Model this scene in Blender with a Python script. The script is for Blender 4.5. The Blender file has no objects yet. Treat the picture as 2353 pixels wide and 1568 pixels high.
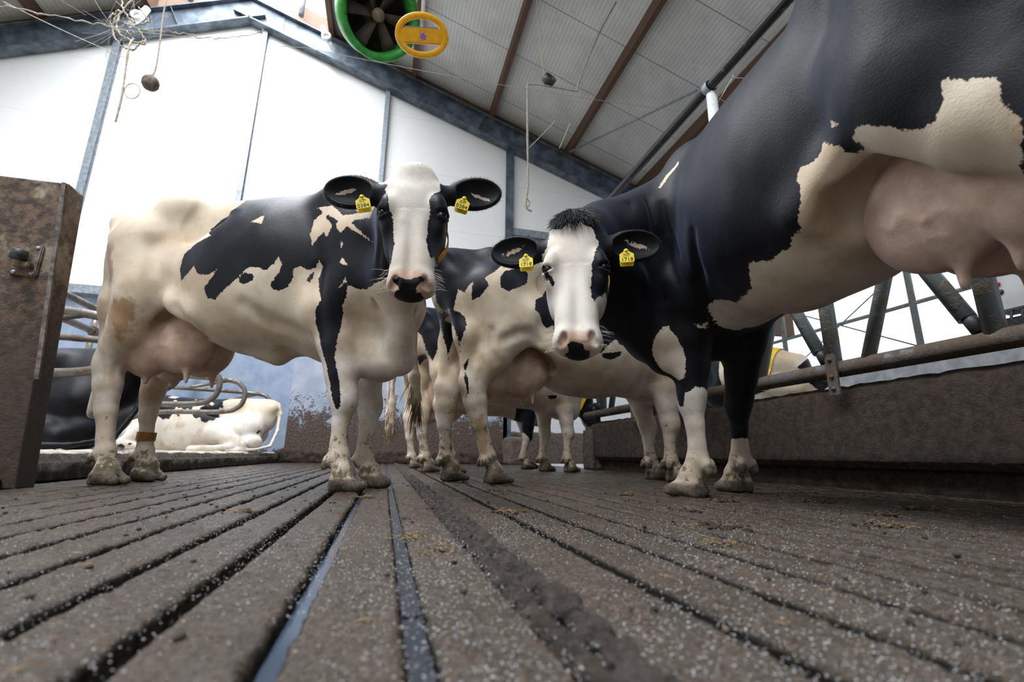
import bpy, bmesh, math, random
import numpy as np
from mathutils import Vector, Matrix, Euler
random.seed(7)
rng = np.random.default_rng(7)
SC = bpy.context.scene
COL = SC.collection

# ------------------------------------------------------------------ camera
F_PX, CAM_H, PITCH, ROLL, YAW = 1085.0, 0.16, math.radians(13.57), math.radians(0.7), math.radians(14.6)
_fh = Vector((math.sin(YAW), math.cos(YAW), 0)); _r0 = Vector((math.cos(YAW), -math.sin(YAW), 0)); _z = Vector((0, 0, 1))
_fw = _fh * math.cos(PITCH) + _z * math.sin(PITCH); _u0 = _r0.cross(_fw)
_r = _r0 * math.cos(ROLL) + _u0 * math.sin(ROLL); _u = _u0 * math.cos(ROLL) - _r0 * math.sin(ROLL)
cam = bpy.data.cameras.new('camera')
cam.sensor_width = 36.0; cam.lens = F_PX / 2353 * 36.0
cam.clip_start = 0.02; cam.clip_end = 300
cam.dof.use_dof = True; cam.dof.focus_distance = 1.9; cam.dof.aperture_fstop = 3.2
camo = bpy.data.objects.new('camera', cam); COL.objects.link(camo)
camo.matrix_world = Matrix(((_r.x, _u.x, -_fw.x, 0), (_r.y, _u.y, -_fw.y, 0), (_r.z, _u.z, -_fw.z, CAM_H), (0, 0, 0, 1)))
SC.camera = camo

# ------------------------------------------------------------------ light
SC.view_settings.view_transform = 'Standard'; SC.view_settings.look = 'None'
SC.view_settings.gamma = 1.0; SC.view_settings.exposure = 0.45
SC.view_settings.use_curve_mapping = False
wd = bpy.data.worlds.new('sky'); SC.world = wd; wd.use_nodes = True
wn = wd.node_tree.nodes; wl = wd.node_tree.links
wn['Background'].inputs['Color'].default_value = (0.89, 0.945, 1.0, 1)
wn['Background'].inputs['Strength'].default_value = 1.25
def area(name, loc, rot, sx, sy, power, col=(1, 1, 1)):
    l = bpy.data.lights.new(name, 'AREA'); l.shape = 'RECTANGLE'; l.size = sx; l.size_y = sy; l.energy = power; l.color = col
    o = bpy.data.objects.new(name, l); COL.objects.link(o); o.location = loc; o.rotation_euler = rot; return o
area('ridge_skylight', (-3.15, 1.0, 9.6), (0, 0, 0), 3.0, 15.0, 1850, (.95, .97, 1.0))

# ------------------------------------------------------------------ helpers
from mathutils import noise as mnoise
def spl(xs, ys, q):
    xs = np.asarray(xs, float); ys = np.asarray(ys, float); q = np.clip(np.asarray(q, float), xs[0], xs[-1])
    d = np.diff(ys) / np.diff(xs); m = np.empty_like(xs)
    m[1:-1] = np.where(d[:-1] * d[1:] > 0, 2 * d[:-1] * d[1:] / (d[:-1] + d[1:] + 1e-12), 0.0); m[0] = d[0]; m[-1] = d[-1]
    i = np.clip(np.searchsorted(xs, q) - 1, 0, len(xs) - 2); h = xs[i + 1] - xs[i]; t = (q - xs[i]) / h
    return ((2*t**3 - 3*t**2 + 1)*ys[i] + (t**3 - 2*t**2 + t)*h*m[i] + (-2*t**3 + 3*t**2)*ys[i+1] + (t**3 - t**2)*h*m[i+1])

def smin(a, b, k):
    if k <= 0: return np.minimum(a, b)
    h = np.maximum(k - np.abs(a - b), 0) / k
    return np.minimum(a, b) - h * h * k * 0.25

class SDF:
    """dense signed distance grid; shapes are blended in, then meshed with surface nets"""
    def __init__(s, lo, hi, st):
        s.lo = np.array(lo, float); s.st = st
        s.ax = [np.arange(lo[i], hi[i] + st, st, dtype=np.float32) for i in range(3)]
        s.d = np.full([len(a) for a in s.ax], 0.6, np.float32); s.w = np.ones(3)
    def sub(s, lo, hi):
        sl = []
        for i in range(3):
            a = int(max(0, math.floor((lo[i]*s.w[i] - s.lo[i]) / s.st))); b = int(min(len(s.ax[i]), math.ceil((hi[i]*s.w[i] - s.lo[i]) / s.st) + 1))
            if b - a < 2: return None
            sl.append(slice(a, b))
        q = [(s.ax[i][sl[i]] / s.w[i]).astype(np.float32) for i in range(3)]
        return tuple(sl), q[0][:, None, None], q[1][None, :, None], q[2][None, None, :]
    def group(s, prims, k=0.03, kin=0.0, neg=False):
        lo = np.min([p[0] for p in prims], 0) - k - 0.02; hi = np.max([p[1] for p in prims], 0) + k + 0.02
        g = s.sub(lo, hi)
        if g is None: return
        sl, X, Y, Z = g
        v = None
        for p in prims:
            w = p[2](X, Y, Z)
            v = w if v is None else smin(v, w, kin)
        if neg: s.d[sl] = -smin(-s.d[sl], v, k)
        else: s.d[sl] = smin(s.d[sl], v, k)
    def disp(s, lo, hi, fn):
        g = s.sub(lo, hi)
        if g is not None:
            sl, X, Y, Z = g; s.d[sl] = s.d[sl] + fn(X, Y, Z)
    def mesh(s, smooth=2):
        d = s.d; S = d < 0
        c = [S[i:S.shape[0]-1+i, j:S.shape[1]-1+j, k:S.shape[2]-1+k] for i in (0, 1) for j in (0, 1) for k in (0, 1)]
        cnt = sum(x.astype(np.int8) for x in c)
        act = (cnt > 0) & (cnt < 8)
        I = np.argwhere(act); N = len(I)
        idx = np.full(act.shape, -1, np.int32); idx[act] = np.arange(N)
        off = np.array([(i, j, k) for i in (0, 1) for j in (0, 1) for k in (0, 1)])
        V = np.stack([d[tuple((I + o).T)] for o in off], 1)
        acc = np.zeros((N, 3)); n = np.zeros(N)
        for a in range(8):
            for b in range(a + 1, 8):
                if np.abs(off[a] - off[b]).sum() != 1: continue
                m = (V[:, a] < 0) != (V[:, b] < 0)
                t = V[m, a] / (V[m, a] - V[m, b])
                acc[m] += off[a] + t[:, None] * (off[b] - off[a]); n[m] += 1
        P = s.lo + (I + acc / n[:, None]) * s.st
        Q = []
        for ax in range(3):
            u, w = [(1, 2), (2, 0), (0, 1)][ax]
            A = np.take(S, range(S.shape[ax] - 1), ax); B = np.take(S, range(1, S.shape[ax]), ax)
            E = np.argwhere(A != B)
            E = E[(E[:, u] > 0) & (E[:, w] > 0) & (E[:, u] < S.shape[u] - 1) & (E[:, w] < S.shape[w] - 1)]
            if not len(E): continue
            fl = A[tuple(E.T)]
            du = np.zeros(3, int); du[u] = 1; dw = np.zeros(3, int); dw[w] = 1
            q = np.stack([idx[tuple((E - du - dw).T)], idx[tuple((E - dw).T)], idx[tuple(E.T)], idx[tuple((E - du).T)]], 1)
            q[~fl] = q[~fl][:, ::-1]
            Q.append(q)
        Q = np.concatenate(Q)
        for _ in range(smooth): P = laplace(P, Q, 0.5)
        return P, Q

def laplace(P, Q, lam):
    a = Q.ravel(); b = np.roll(Q, 1, 1).ravel(); n = len(P)
    cnt = np.bincount(a, minlength=n) + np.bincount(b, minlength=n)
    M = np.stack([np.bincount(a, P[b, i], n) + np.bincount(b, P[a, i], n) for i in range(3)], 1) / np.maximum(cnt, 1)[:, None]
    return P + lam * (M - P)

def V3(*a): return np.array(a, float)
def nrm(v): v = np.asarray(v, float); return v / np.linalg.norm(v)
# shapes: (lo, hi, fn)
def ell(c, r, R=None):
    c = np.asarray(c, float); r = np.asarray(r, float); m = r.max()
    def fn(X, Y, Z):
        x, y, z = X - c[0], Y - c[1], Z - c[2]
        if R is not None: x, y, z = [R[i][0]*x + R[i][1]*y + R[i][2]*z for i in range(3)]
        k0 = np.sqrt((x/r[0])**2 + (y/r[1])**2 + (z/r[2])**2); k1 = np.sqrt((x/r[0]**2)**2 + (y/r[1]**2)**2 + (z/r[2]**2)**2)
        return k0 * (k0 - 1) / np.maximum(k1, 1e-6)
    if R is None: return (c - r, c + r, fn)
    return (c - m, c + m, fn)
def cone(a, b, ra, rb, flat=1.0, ax=None):
    """round cone from a to b; flat<1 squeezes it along the direction ax"""
    a = np.asarray(a, float); b = np.asarray(b, float); ba = b - a; L2 = max(ba @ ba, 1e-9); m = max(ra, rb)
    n = None if ax is None else nrm(ax)
    def fn(X, Y, Z):
        x, y, z = X - a[0], Y - a[1], Z - a[2]
        h = np.clip((x*ba[0] + y*ba[1] + z*ba[2]) / L2, 0, 1)
        qx, qy, qz = x - h*ba[0], y - h*ba[1], z - h*ba[2]
        q2 = qx*qx + qy*qy + qz*qz
        if n is not None:
            t = qx*n[0] + qy*n[1] + qz*n[2]; q2 = q2 + t*t*(1/flat**2 - 1)
        return (np.sqrt(q2) - (ra + (rb - ra)*h)) * (flat if n is not None else 1)
    return (np.minimum(a, b) - m, np.maximum(a, b) + m, fn)
def chain(pts, flat=1.0, ax=None):
    return [cone(p[0], q[0], p[1], q[1], flat, ax) for p, q in zip(pts[:-1], pts[1:])]

def poly_sd(P, poly):
    """signed distance of 2D points to a polygon, positive inside"""
    poly = np.asarray(poly, float); d = np.full(len(P), 1e9); ins = np.zeros(len(P), bool)
    for a, b in zip(poly, np.roll(poly, -1, 0)):
        e = b - a; w = P - a; t = np.clip((w @ e) / max(e @ e, 1e-12), 0, 1)
        q = w - t[:, None]*e; d = np.minimum(d, (q*q).sum(1))
        c = (a[1] > P[:, 1]) != (b[1] > P[:, 1])
        with np.errstate(divide='ignore', invalid='ignore'):
            ins ^= c & (P[:, 0] < (b[0]-a[0])*(P[:, 1]-a[1])/(b[1]-a[1]) + a[0])
    return np.where(ins, 1, -1) * np.sqrt(d)

def np_mesh(name, P, Q, attrs=None, smooth=True):
    me = bpy.data.meshes.new(name)
    me.vertices.add(len(P)); me.vertices.foreach_set('co', np.ascontiguousarray(P, np.float32).ravel())
    k = Q.shape[1]
    me.loops.add(Q.size); me.loops.foreach_set('vertex_index', np.ascontiguousarray(Q, np.int32).ravel())
    me.polygons.add(len(Q)); me.polygons.foreach_set('loop_start', np.arange(0, Q.size, k, dtype=np.int32))
    try: me.polygons.foreach_set('loop_total', np.full(len(Q), k, np.int32))
    except Exception: pass
    me.polygons.foreach_set('use_smooth', np.full(len(Q), smooth))
    me.update(calc_edges=True)
    for n, v in (attrs or {}).items():
        at = me.attributes.new(n, 'FLOAT', 'POINT'); at.data.foreach_set('value', np.asarray(v, np.float32))
    return me

def link(name, me, mat=None, parent=None, loc=None):
    o = bpy.data.objects.new(name, me); COL.objects.link(o)
    if mat is not None: me.materials.append(mat)
    if parent is not None: o.parent = parent
    if loc is not None: o.location = loc
    return o
def tag(o, label=None, cat=None, group=None, kind=None):
    if label: o['label'] = label
    if cat: o['category'] = cat
    if group: o['group'] = group
    if kind: o['kind'] = kind
    return o
def empty(name, loc=(0, 0, 0), rz=0.0):
    o = bpy.data.objects.new(name, None); COL.objects.link(o); o.location = loc; o.rotation_euler = (0, 0, rz); o.empty_display_size = .1
    return o

class MB:
    """collects simple solids into one mesh"""
    def __init__(s): s.v = []; s.f = []; s.sm = []
    def raw(s, V, F, smooth=False):
        o = len(s.v); s.v += [tuple(map(float, x)) for x in V]; s.f += [tuple(i + o for i in f) for f in F]; s.sm += [smooth] * len(F)
    def box(s, lo, hi, M=None, bev=0.0):
        x0, y0, z0 = lo; x1, y1, z1 = hi
        V = [Vector(p) for p in ((x0,y0,z0),(x1,y0,z0),(x1,y1,z0),(x0,y1,z0),(x0,y0,z1),(x1,y0,z1),(x1,y1,z1),(x0,y1,z1))]
        F = [(0,3,2,1),(4,5,6,7),(0,1,5,4),(1,2,6,5),(2,3,7,6),(3,0,4,7)]
        if bev > 0:
            bm = bmesh.new(); vs = [bm.verts.new(p) for p in V]
            for f in F: bm.faces.new([vs[i] for i in f])
            bmesh.ops.bevel(bm, geom=bm.edges[:], offset=bev, segments=2, affect='EDGES')
            bm.verts.index_update(); V = [v.co.copy() for v in bm.verts]; F = [tuple(v.index for v in f.verts) for f in bm.faces]; bm.free()
        if M is not None: V = [M @ p for p in V]
        s.raw(V, F); return s
    def tube(s, pts, r, n=12, cap=True, closed=False):
        P = [Vector(p) for p in pts]; m = len(P); R = r if isinstance(r, (list, tuple)) else [r]*m
        T = []
        for i in range(m):
            if closed: t = P[(i+1) % m] - P[i-1]
            else: t = P[min(i+1, m-1)] - P[max(i-1, 0)]
            T.append(t.normalized())
        up = Vector((0, 0, 1)) if abs(T[0].z) < .9 else Vector((1, 0, 0))
        N = (up - T[0]*up.dot(T[0])).normalized(); V = []
        for i in range(m):
            N = (N - T[i]*N.dot(T[i])).normalized(); B = T[i].cross(N)
            for k in range(n):
                a = 2*math.pi*k/n; V.append(P[i] + (N*math.cos(a) + B*math.sin(a))*R[i])
        F = []
        for i in range(m if closed else m-1):
            for k in range(n):
                a, b = i*n + k, i*n + (k+1) % n; c, d = ((i+1) % m)*n + (k+1) % n, ((i+1) % m)*n + k
                F.append((a, b, c, d))
        s.raw(V, F, True)
        if cap and not closed:
            o = len(s.v) - len(V); s.f += [tuple(o + k for k in range(n))[::-1], tuple(o + (m-1)*n + k for k in range(n))]; s.sm += [False, False]
        return s
    def prism(s, poly, axis, a, b):
        """polygon (2D) extruded along axis from a to b"""
        n = len(poly); put = lambda p, t: {0: (t, p[0], p[1]), 1: (p[0], t, p[1]), 2: (p[0], p[1], t)}[axis]
        V = [put(p, a) for p in poly] + [put(p, b) for p in poly]
        F = [(i, (i+1) % n, n + (i+1) % n, n + i) for i in range(n)] + [tuple(range(n))[::-1], tuple(range(n, 2*n))]
        bm = bmesh.new(); vs = [bm.verts.new(v) for v in V]
        for f in F: bm.faces.new([vs[i] for i in f])
        bmesh.ops.recalc_face_normals(bm, faces=bm.faces[:]); bm.verts.index_update()
        s.raw([v.co for v in bm.verts], [tuple(v.index for v in f.verts) for f in bm.faces]); bm.free(); return s
    def lathe(s, prof, M, n=32, closed=False):
        """profile (r, z) turned about z, placed with matrix M"""
        m = len(prof); V = []
        for r, z in prof:
            for k in range(n): V.append(M @ Vector((r*math.cos(2*math.pi*k/n), r*math.sin(2*math.pi*k/n), z)))
        F = [(i*n + k, i*n + (k+1) % n, ((i+1) % m)*n + (k+1) % n, ((i+1) % m)*n + k) for i in range(m if closed else m-1) for k in range(n)]
        s.raw(V, F, True); return s
    def build(s, name, mat=None, parent=None, bevel=0.0):
        me = bpy.data.meshes.new(name); me.from_pydata(s.v, [], s.f); me.polygons.foreach_set('use_smooth', s.sm); me.update()
        o = link(name, me, mat, parent)
        if bevel:
            b = o.modifiers.new('bevel', 'BEVEL'); b.width = bevel; b.segments = 2; b.limit_method = 'ANGLE'
        return o

def bez(pts, n=8):
    """smooth path through points"""
    P = [Vector(p) for p in pts]; out = []
    for i in range(len(P)-1):
        p0, p1, p2, p3 = P[max(i-1, 0)], P[i], P[i+1], P[min(i+2, len(P)-1)]
        for k in range(n):
            t = k/n; out.append(.5*((2*p1) + (p2-p0)*t + (2*p0-5*p1+4*p2-p3)*t*t + (3*p1-p0-3*p2+p3)*t**3))
    out.append(P[-1]); return out

# ------------------------------------------------------------------ materials
class NT:
    def __init__(s, name):
        s.m = bpy.data.materials.new(name); s.m.use_nodes = True; s.t = s.m.node_tree; s.n = s.t.nodes; s.b = s.n['Principled BSDF']; s.tc = None
    def node(s, ty, **kw):
        q = s.n.new(ty)
        for k, v in kw.items():
            if k.startswith('_'): setattr(q, k[1:], v)
            else: s.set(q.inputs[k.replace('__', ' ')], v)
        return q
    def set(s, inp, v):
        if isinstance(v, bpy.types.NodeSocket): s.t.links.new(v, inp)
        elif isinstance(v, (tuple, list)) and len(v) == 3 and inp.type == 'RGBA': inp.default_value = (*v, 1)
        else: inp.default_value = v
    def pos(s): 
        if s.tc is None: s.tc = s.n.new('ShaderNodeTexCoord')
        return s.tc.outputs['Object']
    def world(s):
        return s.node('ShaderNodeNewGeometry').outputs['Position']
    def noise(s, scale, detail=3, rough=.55, vec=None, dist=0.0):
        return s.node('ShaderNodeTexNoise', Vector=vec or s.pos(), Scale=scale, Detail=detail, Roughness=rough, Distortion=dist).outputs['Fac']
    def voro(s, scale, feature='F1', vec=None, out='Distance', rand=1.0):
        q = s.node('ShaderNodeTexVoronoi', Vector=vec or s.pos(), Scale=scale, Randomness=rand); q.feature = feature; return q.outputs[out]
    def scale(s, v, k):
        q = s.node('ShaderNodeMapping'); s.set(q.inputs['Vector'], v); q.inputs['Scale'].default_value = k; return q.outputs[0]
    def attr(s, name): return s.node('ShaderNodeAttribute', _attribute_name=name).outputs['Fac']
    def math(s, op, a, b=0.0, c=0.0, clamp=False):
        q = s.n.new('ShaderNodeMath'); q.operation = op; q.use_clamp = clamp
        s.set(q.inputs[0], a); s.set(q.inputs[1], b); s.set(q.inputs[2], c); return q.outputs[0]
    def ramp(s, v, a, b):
        q = s.n.new('ShaderNodeMapRange'); q.clamp = True; q.interpolation_type = 'SMOOTHSTEP'
        s.set(q.inputs['Value'], v); q.inputs['From Min'].default_value = a; q.inputs['From Max'].default_value = b; return q.outputs['Result']
    def mix(s, f, a, b):
        q = s.n.new('ShaderNodeMix'); q.data_type = 'RGBA'; s.set(q.inputs[0], f); s.set(q.inputs[6], a); s.set(q.inputs[7], b); return q.outputs[2]
    def fmix(s, f, a, b):
        q = s.n.new('ShaderNodeMix'); s.set(q.inputs[0], f); s.set(q.inputs[2], a); s.set(q.inputs[3], b); return q.outputs[0]
    def xyz(s, v): return s.node('ShaderNodeSeparateXYZ', Vector=v).outputs
    def bump(s, h, strength=.5, dist=.01):
        q = s.node('ShaderNodeBump', Height=h, Strength=strength, Distance=dist); s.set(s.b.inputs['Normal'], q.outputs[0])
    def out(s, color=None, rough=None, **kw):
        if color is not None: s.set(s.b.inputs['Base Color'], color)
        if rough is not None: s.set(s.b.inputs['Roughness'], rough)
        for k, v in kw.items(): s.set(s.b.inputs[k.replace('__', ' ')], v)
        return s.m

def plain(name, col, rough=.6, var=.15, sc=12, metal=0.0, bump=0.0):
    t = NT(name); n = t.noise(sc, 4); c2 = tuple(max(0, c*(1-var*1.6)) for c in col); c1 = tuple(min(1, c*(1+var)) for c in col)
    if bump: t.bump(t.noise(sc*6, 3), bump, .005)
    return t.out(t.mix(t.ramp(n, .3, .7), c2, c1), rough, Metallic=metal)

MAT = {}
MAT['rubber'] = plain('rubber', (.03, .033, .037), .5)
MAT['galvanised'] = (lambda t: t.out(t.mix(t.ramp(t.noise(18, 4), .35, .65), (.22, .26, .30), (.34, .38, .42)), t.fmix(t.noise(30), .35, .6), Metallic=.35))(NT('galvanised steel'))
MAT['girder'] = (lambda t: t.out(t.mix(t.ramp(t.noise(5, 5), .35, .7), (.055, .075, .10), (.15, .19, .235)), .45, Metallic=.2))(NT('blue grey girder steel'))
def _dirty_pipe(name, clean, mud, lo, hi):
    t = NT(name); n = t.noise(9, 6, .65); m = t.ramp(n, lo, hi); n2 = t.noise(70, 4)
    t.bump(t.math('MULTIPLY', m, n2), .6, .006)
    return t.out(t.mix(m, t.mix(n2, clean, tuple(c*.8 for c in clean)), t.mix(n2, mud, tuple(c*.5 for c in mud))), t.fmix(m, .35, .85), Metallic=t.fmix(m, .4, 0.0))
MAT['muddy_pipe'] = _dirty_pipe('muddy pipe', (.16, .17, .18), (.12, .085, .06), .32, .55)
MAT['fence_pipe'] = _dirty_pipe('fence pipe', (.27, .31, .32), (.30, .26, .19), .48, .62)
MAT['stall_pipe'] = _dirty_pipe('stall pipe', (.20, .185, .17), (.15, .105, .075), .42, .66)
MAT['timber'] = (lambda t: t.out(t.mix(t.noise(2, 6, .6, t.scale(t.pos(), (14, .6, 14))), (.055, .028, .016), (.15, .085, .05)), .75))(NT('brown timber'))
MAT['gable_board'] = (lambda t: t.out(t.mix(t.noise(2, 6, .6, t.scale(t.pos(), (.6, 14, 14))), (.15, .085, .06), (.27, .17, .125)), .75))(NT('reddish gable board'))

def _roof():
    t = NT('roof panel'); p = t.pos(); x = t.xyz(p)
    # panel joints every 1.15 m along the barn, fine ribs along the barn
    y = t.math('FRACT', t.math('MULTIPLY', x[1], 1/1.15)); j = t.ramp(t.math('ABSOLUTE', t.math('SUBTRACT', y, .5)), .490, .4975)
    r = t.math('FRACT', t.math('MULTIPLY', x[0], 16.0)); rb = t.math('ABSOLUTE', t.math('SUBTRACT', r, .5))
    rib = t.ramp(rb, .40, .47); n = t.noise(1.6, 5); st = t.ramp(t.noise(7, 5, .7), .58, .72)
    c = t.mix(t.ramp(n, .3, .7), (.56, .56, .55), (.70, .70, .69)); c = t.mix(t.math('MULTIPLY', rib, .45), c, (.30, .30, .29))
    c = t.mix(t.math('MULTIPLY', st, .35), c, (.30, .26, .20)); c = t.mix(t.math('MULTIPLY', j, .8), c, (.12, .12, .12))
    t.bump(t.math('SUBTRACT', 0.0, t.math('ADD', rib, j)), .4, .01)
    return t.out(c, .7)
MAT['roof'] = _roof()
def _cladding():
    t = NT('white wall panel'); p = t.pos(); x = t.xyz(p); n = t.noise(.8, 5)
    c = t.mix(t.ramp(n, .3, .7), (.84, .86, .88), (.90, .91, .92))
    z = t.math('FRACT', t.math('MULTIPLY', t.math('ADD', x[2], .35), 1/1.2)); j = t.ramp(t.math('ABSOLUTE', t.math('SUBTRACT', z, .5)), .494, .498)
    c = t.mix(t.math('MULTIPLY', j, .35), c, (.45, .47, .5))
    web = t.ramp(t.voro(2.2, 'DISTANCE_TO_EDGE', t.scale(p, (1, 1, 1))), .008, .0); msk = t.ramp(t.noise(1.1, 3), .60, .70)
    c = t.mix(t.math('MULTIPLY', t.math('MULTIPLY', web, msk), .18), c, (.25, .24, .22))
    return t.out(c, .5)
MAT['cladding'] = _cladding()
def _plinth(name, base, base2, hi):
    t = NT(name); p = t.pos(); x = t.xyz(p); n = t.noise(3.2, 8, .68); n2 = t.noise(26, 6, .7)
    h = t.math('ADD', t.math('MULTIPLY', x[2], 1/hi), t.math('MULTIPLY', t.math('SUBTRACT', n, .5), 1.5))
    h = t.math('ADD', h, t.math('MULTIPLY', t.math('SUBTRACT', n2, .5), 1.1))
    m = t.ramp(h, .72, .52)
    c = t.mix(t.ramp(t.noise(5, 4), .3, .7), base, base2)
    mud = t.mix(t.ramp(t.noise(34, 5, .7), .35, .65), (.045, .032, .026), (.15, .105, .08))
    t.bump(t.math('MULTIPLY', m, t.noise(30, 6, .7)), .9, .03)
    return t.out(t.mix(m, c, mud), t.fmix(m, .5, .75))
MAT['plinth'] = _plinth('splattered concrete', (.30, .35, .46), (.42, .46, .55), 1.35)
MAT['plinth_clean'] = _plinth('blue concrete', (.22, .30, .44), (.32, .38, .50), .30)
def _manure(name, a, b, rough=.75, sc=1.0, wet=.5):
    t = NT(name); n = t.noise(22*sc, 8, .7); f = t.noise(150*sc, 5, .7)
    c = t.mix(t.ramp(n, .3, .7), a, b); straw = t.ramp(t.noise(60*sc, 4, .6, t.scale(t.pos(), (1, .25, 1.0)), 1.5), .66, .72)
    c = t.mix(t.math('MULTIPLY', straw, .7), c, (.33, .24, .13))
    t.bump(t.math('ADD', t.math('MULTIPLY', n, 1.2), t.math('MULTIPLY', f, .7)), 1.0, .025)
    return t.out(c, t.fmix(t.ramp(n, .4, .7), rough, rough*wet))
MAT['muck'] = _manure('dried muck', (.026, .017, .012), (.105, .070, .048))
MAT['muck_pale'] = _manure('pale muck', (.10, .075, .058), (.21, .165, .135), .85)
MAT['dung'] = _manure('wet dung', (.045, .037, .033), (.20, .165, .15), .34, 1.6, .45)
def _bedding():
    t = NT('sawdust bedding'); n = t.noise(30, 6, .7); d = t.ramp(t.noise(7, 5, .7), .52, .66)
    t.bump(n, .9, .02); return t.out(t.mix(d, t.mix(n, (.50, .44, .36), (.78, .72, .64)), (.22, .16, .11)), .9)
MAT['bedding'] = _bedding()
def _rust():
    t = NT('rusty steel'); n = t.noise(4.5, 7, .65); n2 = t.noise(26, 6, .7); x = t.xyz(t.pos())
    pale = t.math('MULTIPLY', t.ramp(n, .50, .64), t.ramp(x[2], .75, 1.15))
    c = t.mix(t.ramp(n2, .40, .60), (.035, .020, .013), (.15, .092, .058)); c = t.mix(pale, c, t.mix(n2, (.24, .19, .13), (.46, .41, .32)))
    sp = t.ramp(t.voro(42), .18, .12); c = t.mix(t.math('MULTIPLY', sp, t.ramp(t.noise(3), .45, .6)), c, (.04, .025, .018))
    low = t.ramp(x[2], .95, .35); c = t.mix(t.math('MULTIPLY', low, .8), c, t.mix(n2, (.030, .018, .012), (.135, .092, .064)))
    t.bump(t.math('MULTIPLY', t.noise(55, 6, .75), t.math('ADD', t.math('MULTIPLY', low, 1.6), .25)), .9, .02)
    return t.out(c, t.fmix(n2, .45, .8), Metallic=.1)
MAT['rust'] = _rust()
def _floor():
    t = NT('grooved concrete'); p = t.pos(); x = t.xyz(p)
    n = t.noise(7, 6, .6); f = t.noise(170, 5, .75); s = t.scale(p, (1, .35, 1))
    st = t.noise(28, 5, .6, s, 1.0)
    c = t.mix(t.ramp(n, .3, .7), (.018, .0115, .0065), (.058, .038, .023)); c = t.mix(t.ramp(f, .42, .62), t.mix(.55, c, (.012, .009, .006)), t.mix(.45, c, (.165, .12, .08)))
    straw = t.math('MULTIPLY', t.ramp(t.noise(90, 4, .6, t.scale(p, (.35, 1, 1)), 1.2), .60, .68), t.ramp(t.noise(9, 4, .6), .56, .66))
    c = t.mix(straw, c, (.34, .20, .075))
    grit = t.ramp(t.voro(120, out='Distance'), .30, .16); gm = t.ramp(t.noise(11, 4, .6), .40, .56)
    g2 = t.math('MULTIPLY', grit, gm); keep = t.ramp(t.noise(240, 1), .50, .58); g2 = t.math('MULTIPLY', g2, keep)
    c = t.mix(t.math('MULTIPLY', g2, .75), c, (.42, .40, .39))
    deep = t.ramp(x[2], -.0018, -.010); c = t.mix(deep, c, (.005, .004, .003))  # groove recesses painted near black, their shade put into the colour
    h = t.math('ADD', t.math('ADD', t.math('MULTIPLY', f, .55), t.math('MULTIPLY', st, .9)), t.math('MULTIPLY', g2, .9))
    t.bump(h, .8, .008)
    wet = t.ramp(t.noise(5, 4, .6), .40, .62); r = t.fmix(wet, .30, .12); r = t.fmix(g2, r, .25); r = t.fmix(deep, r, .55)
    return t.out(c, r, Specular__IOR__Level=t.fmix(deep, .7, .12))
MAT['floor'] = _floor()
MAT['dark'] = plain('dark', (.012, .012, .013), .7)
MAT['steel_strip'] = (lambda t: t.out(t.mix(t.noise(3, 5, .6, t.scale(t.pos(), (40, 1, 40))), (.016, .022, .030), (.05, .06, .075)), t.fmix(t.noise(40), .30, .5), Metallic=.25))(NT('scraped steel'))
MAT['concrete'] = plain('pale concrete', (.42, .43, .45), .8, .18, 5, 0, .3)
MAT['white_pipe'] = plain('white plastic pipe', (.72, .74, .76), .4, .08, 9)
MAT['black_pipe'] = _dirty_pipe('black pipe', (.018, .018, .02), (.16, .155, .15), .60, .72)
MAT['green'] = plain('green plastic', (.035, .30, .045), .45, .25, 8)
MAT['yellow'] = plain('yellow plastic', (.86, .42, .012), .35, .08, 20)
MAT['tag_yellow'] = plain('tag yellow', (.86, .66, .02), .4, .08, 60)
MAT['ink'] = plain('ink', (.012, .012, .012), .6)
MAT['purple'] = plain('purple mark', (.24, .10, .62), .5, .1)
MAT['red'] = plain('red button', (.6, .03, .02), .35, .1)
MAT['rope'] = plain('sisal rope', (.36, .31, .25), .9, .3, 80)
MAT['cobweb'] = plain('cobweb', (.50, .47, .43), .9, .2, 60)
MAT['box_grey'] = plain('grey enamel', (.48, .49, .50), .5, .1, 6)
MAT['orange'] = plain('orange strap', (.85, .30, .02), .55, .15, 40)
MAT['strap_yellow'] = plain('yellow strap', (.82, .52, .02), .5, .12, 30)
MAT['band'] = plain('ochre tape', (.28, .13, .02), .4, .25, 30)

# ------------------------------------------------------------------ cattle
# cow space: x towards the head, y to the animal's left, z up, origin on the ground between the hind hooves
TX   = [-.37, -.31, -.20, -.05, .10, .25, .42, .60, .80, 1.00, 1.15, 1.30, 1.42, 1.52, 1.58]
TTOP = [1.37, 1.44, 1.465, 1.465, 1.46, 1.455, 1.44, 1.435, 1.44, 1.455, 1.465, 1.42, 1.34, 1.20, 1.05]
TBOT = [1.22, 1.05, .98, .92, .84, .76, .665, .615, .61, .615, .61, .58, .62, .75, .93]
THW  = [.05, .10, .155, .20, .235, .265, .305, .335, .34, .305, .26, .225, .185, .125, .04]

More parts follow.
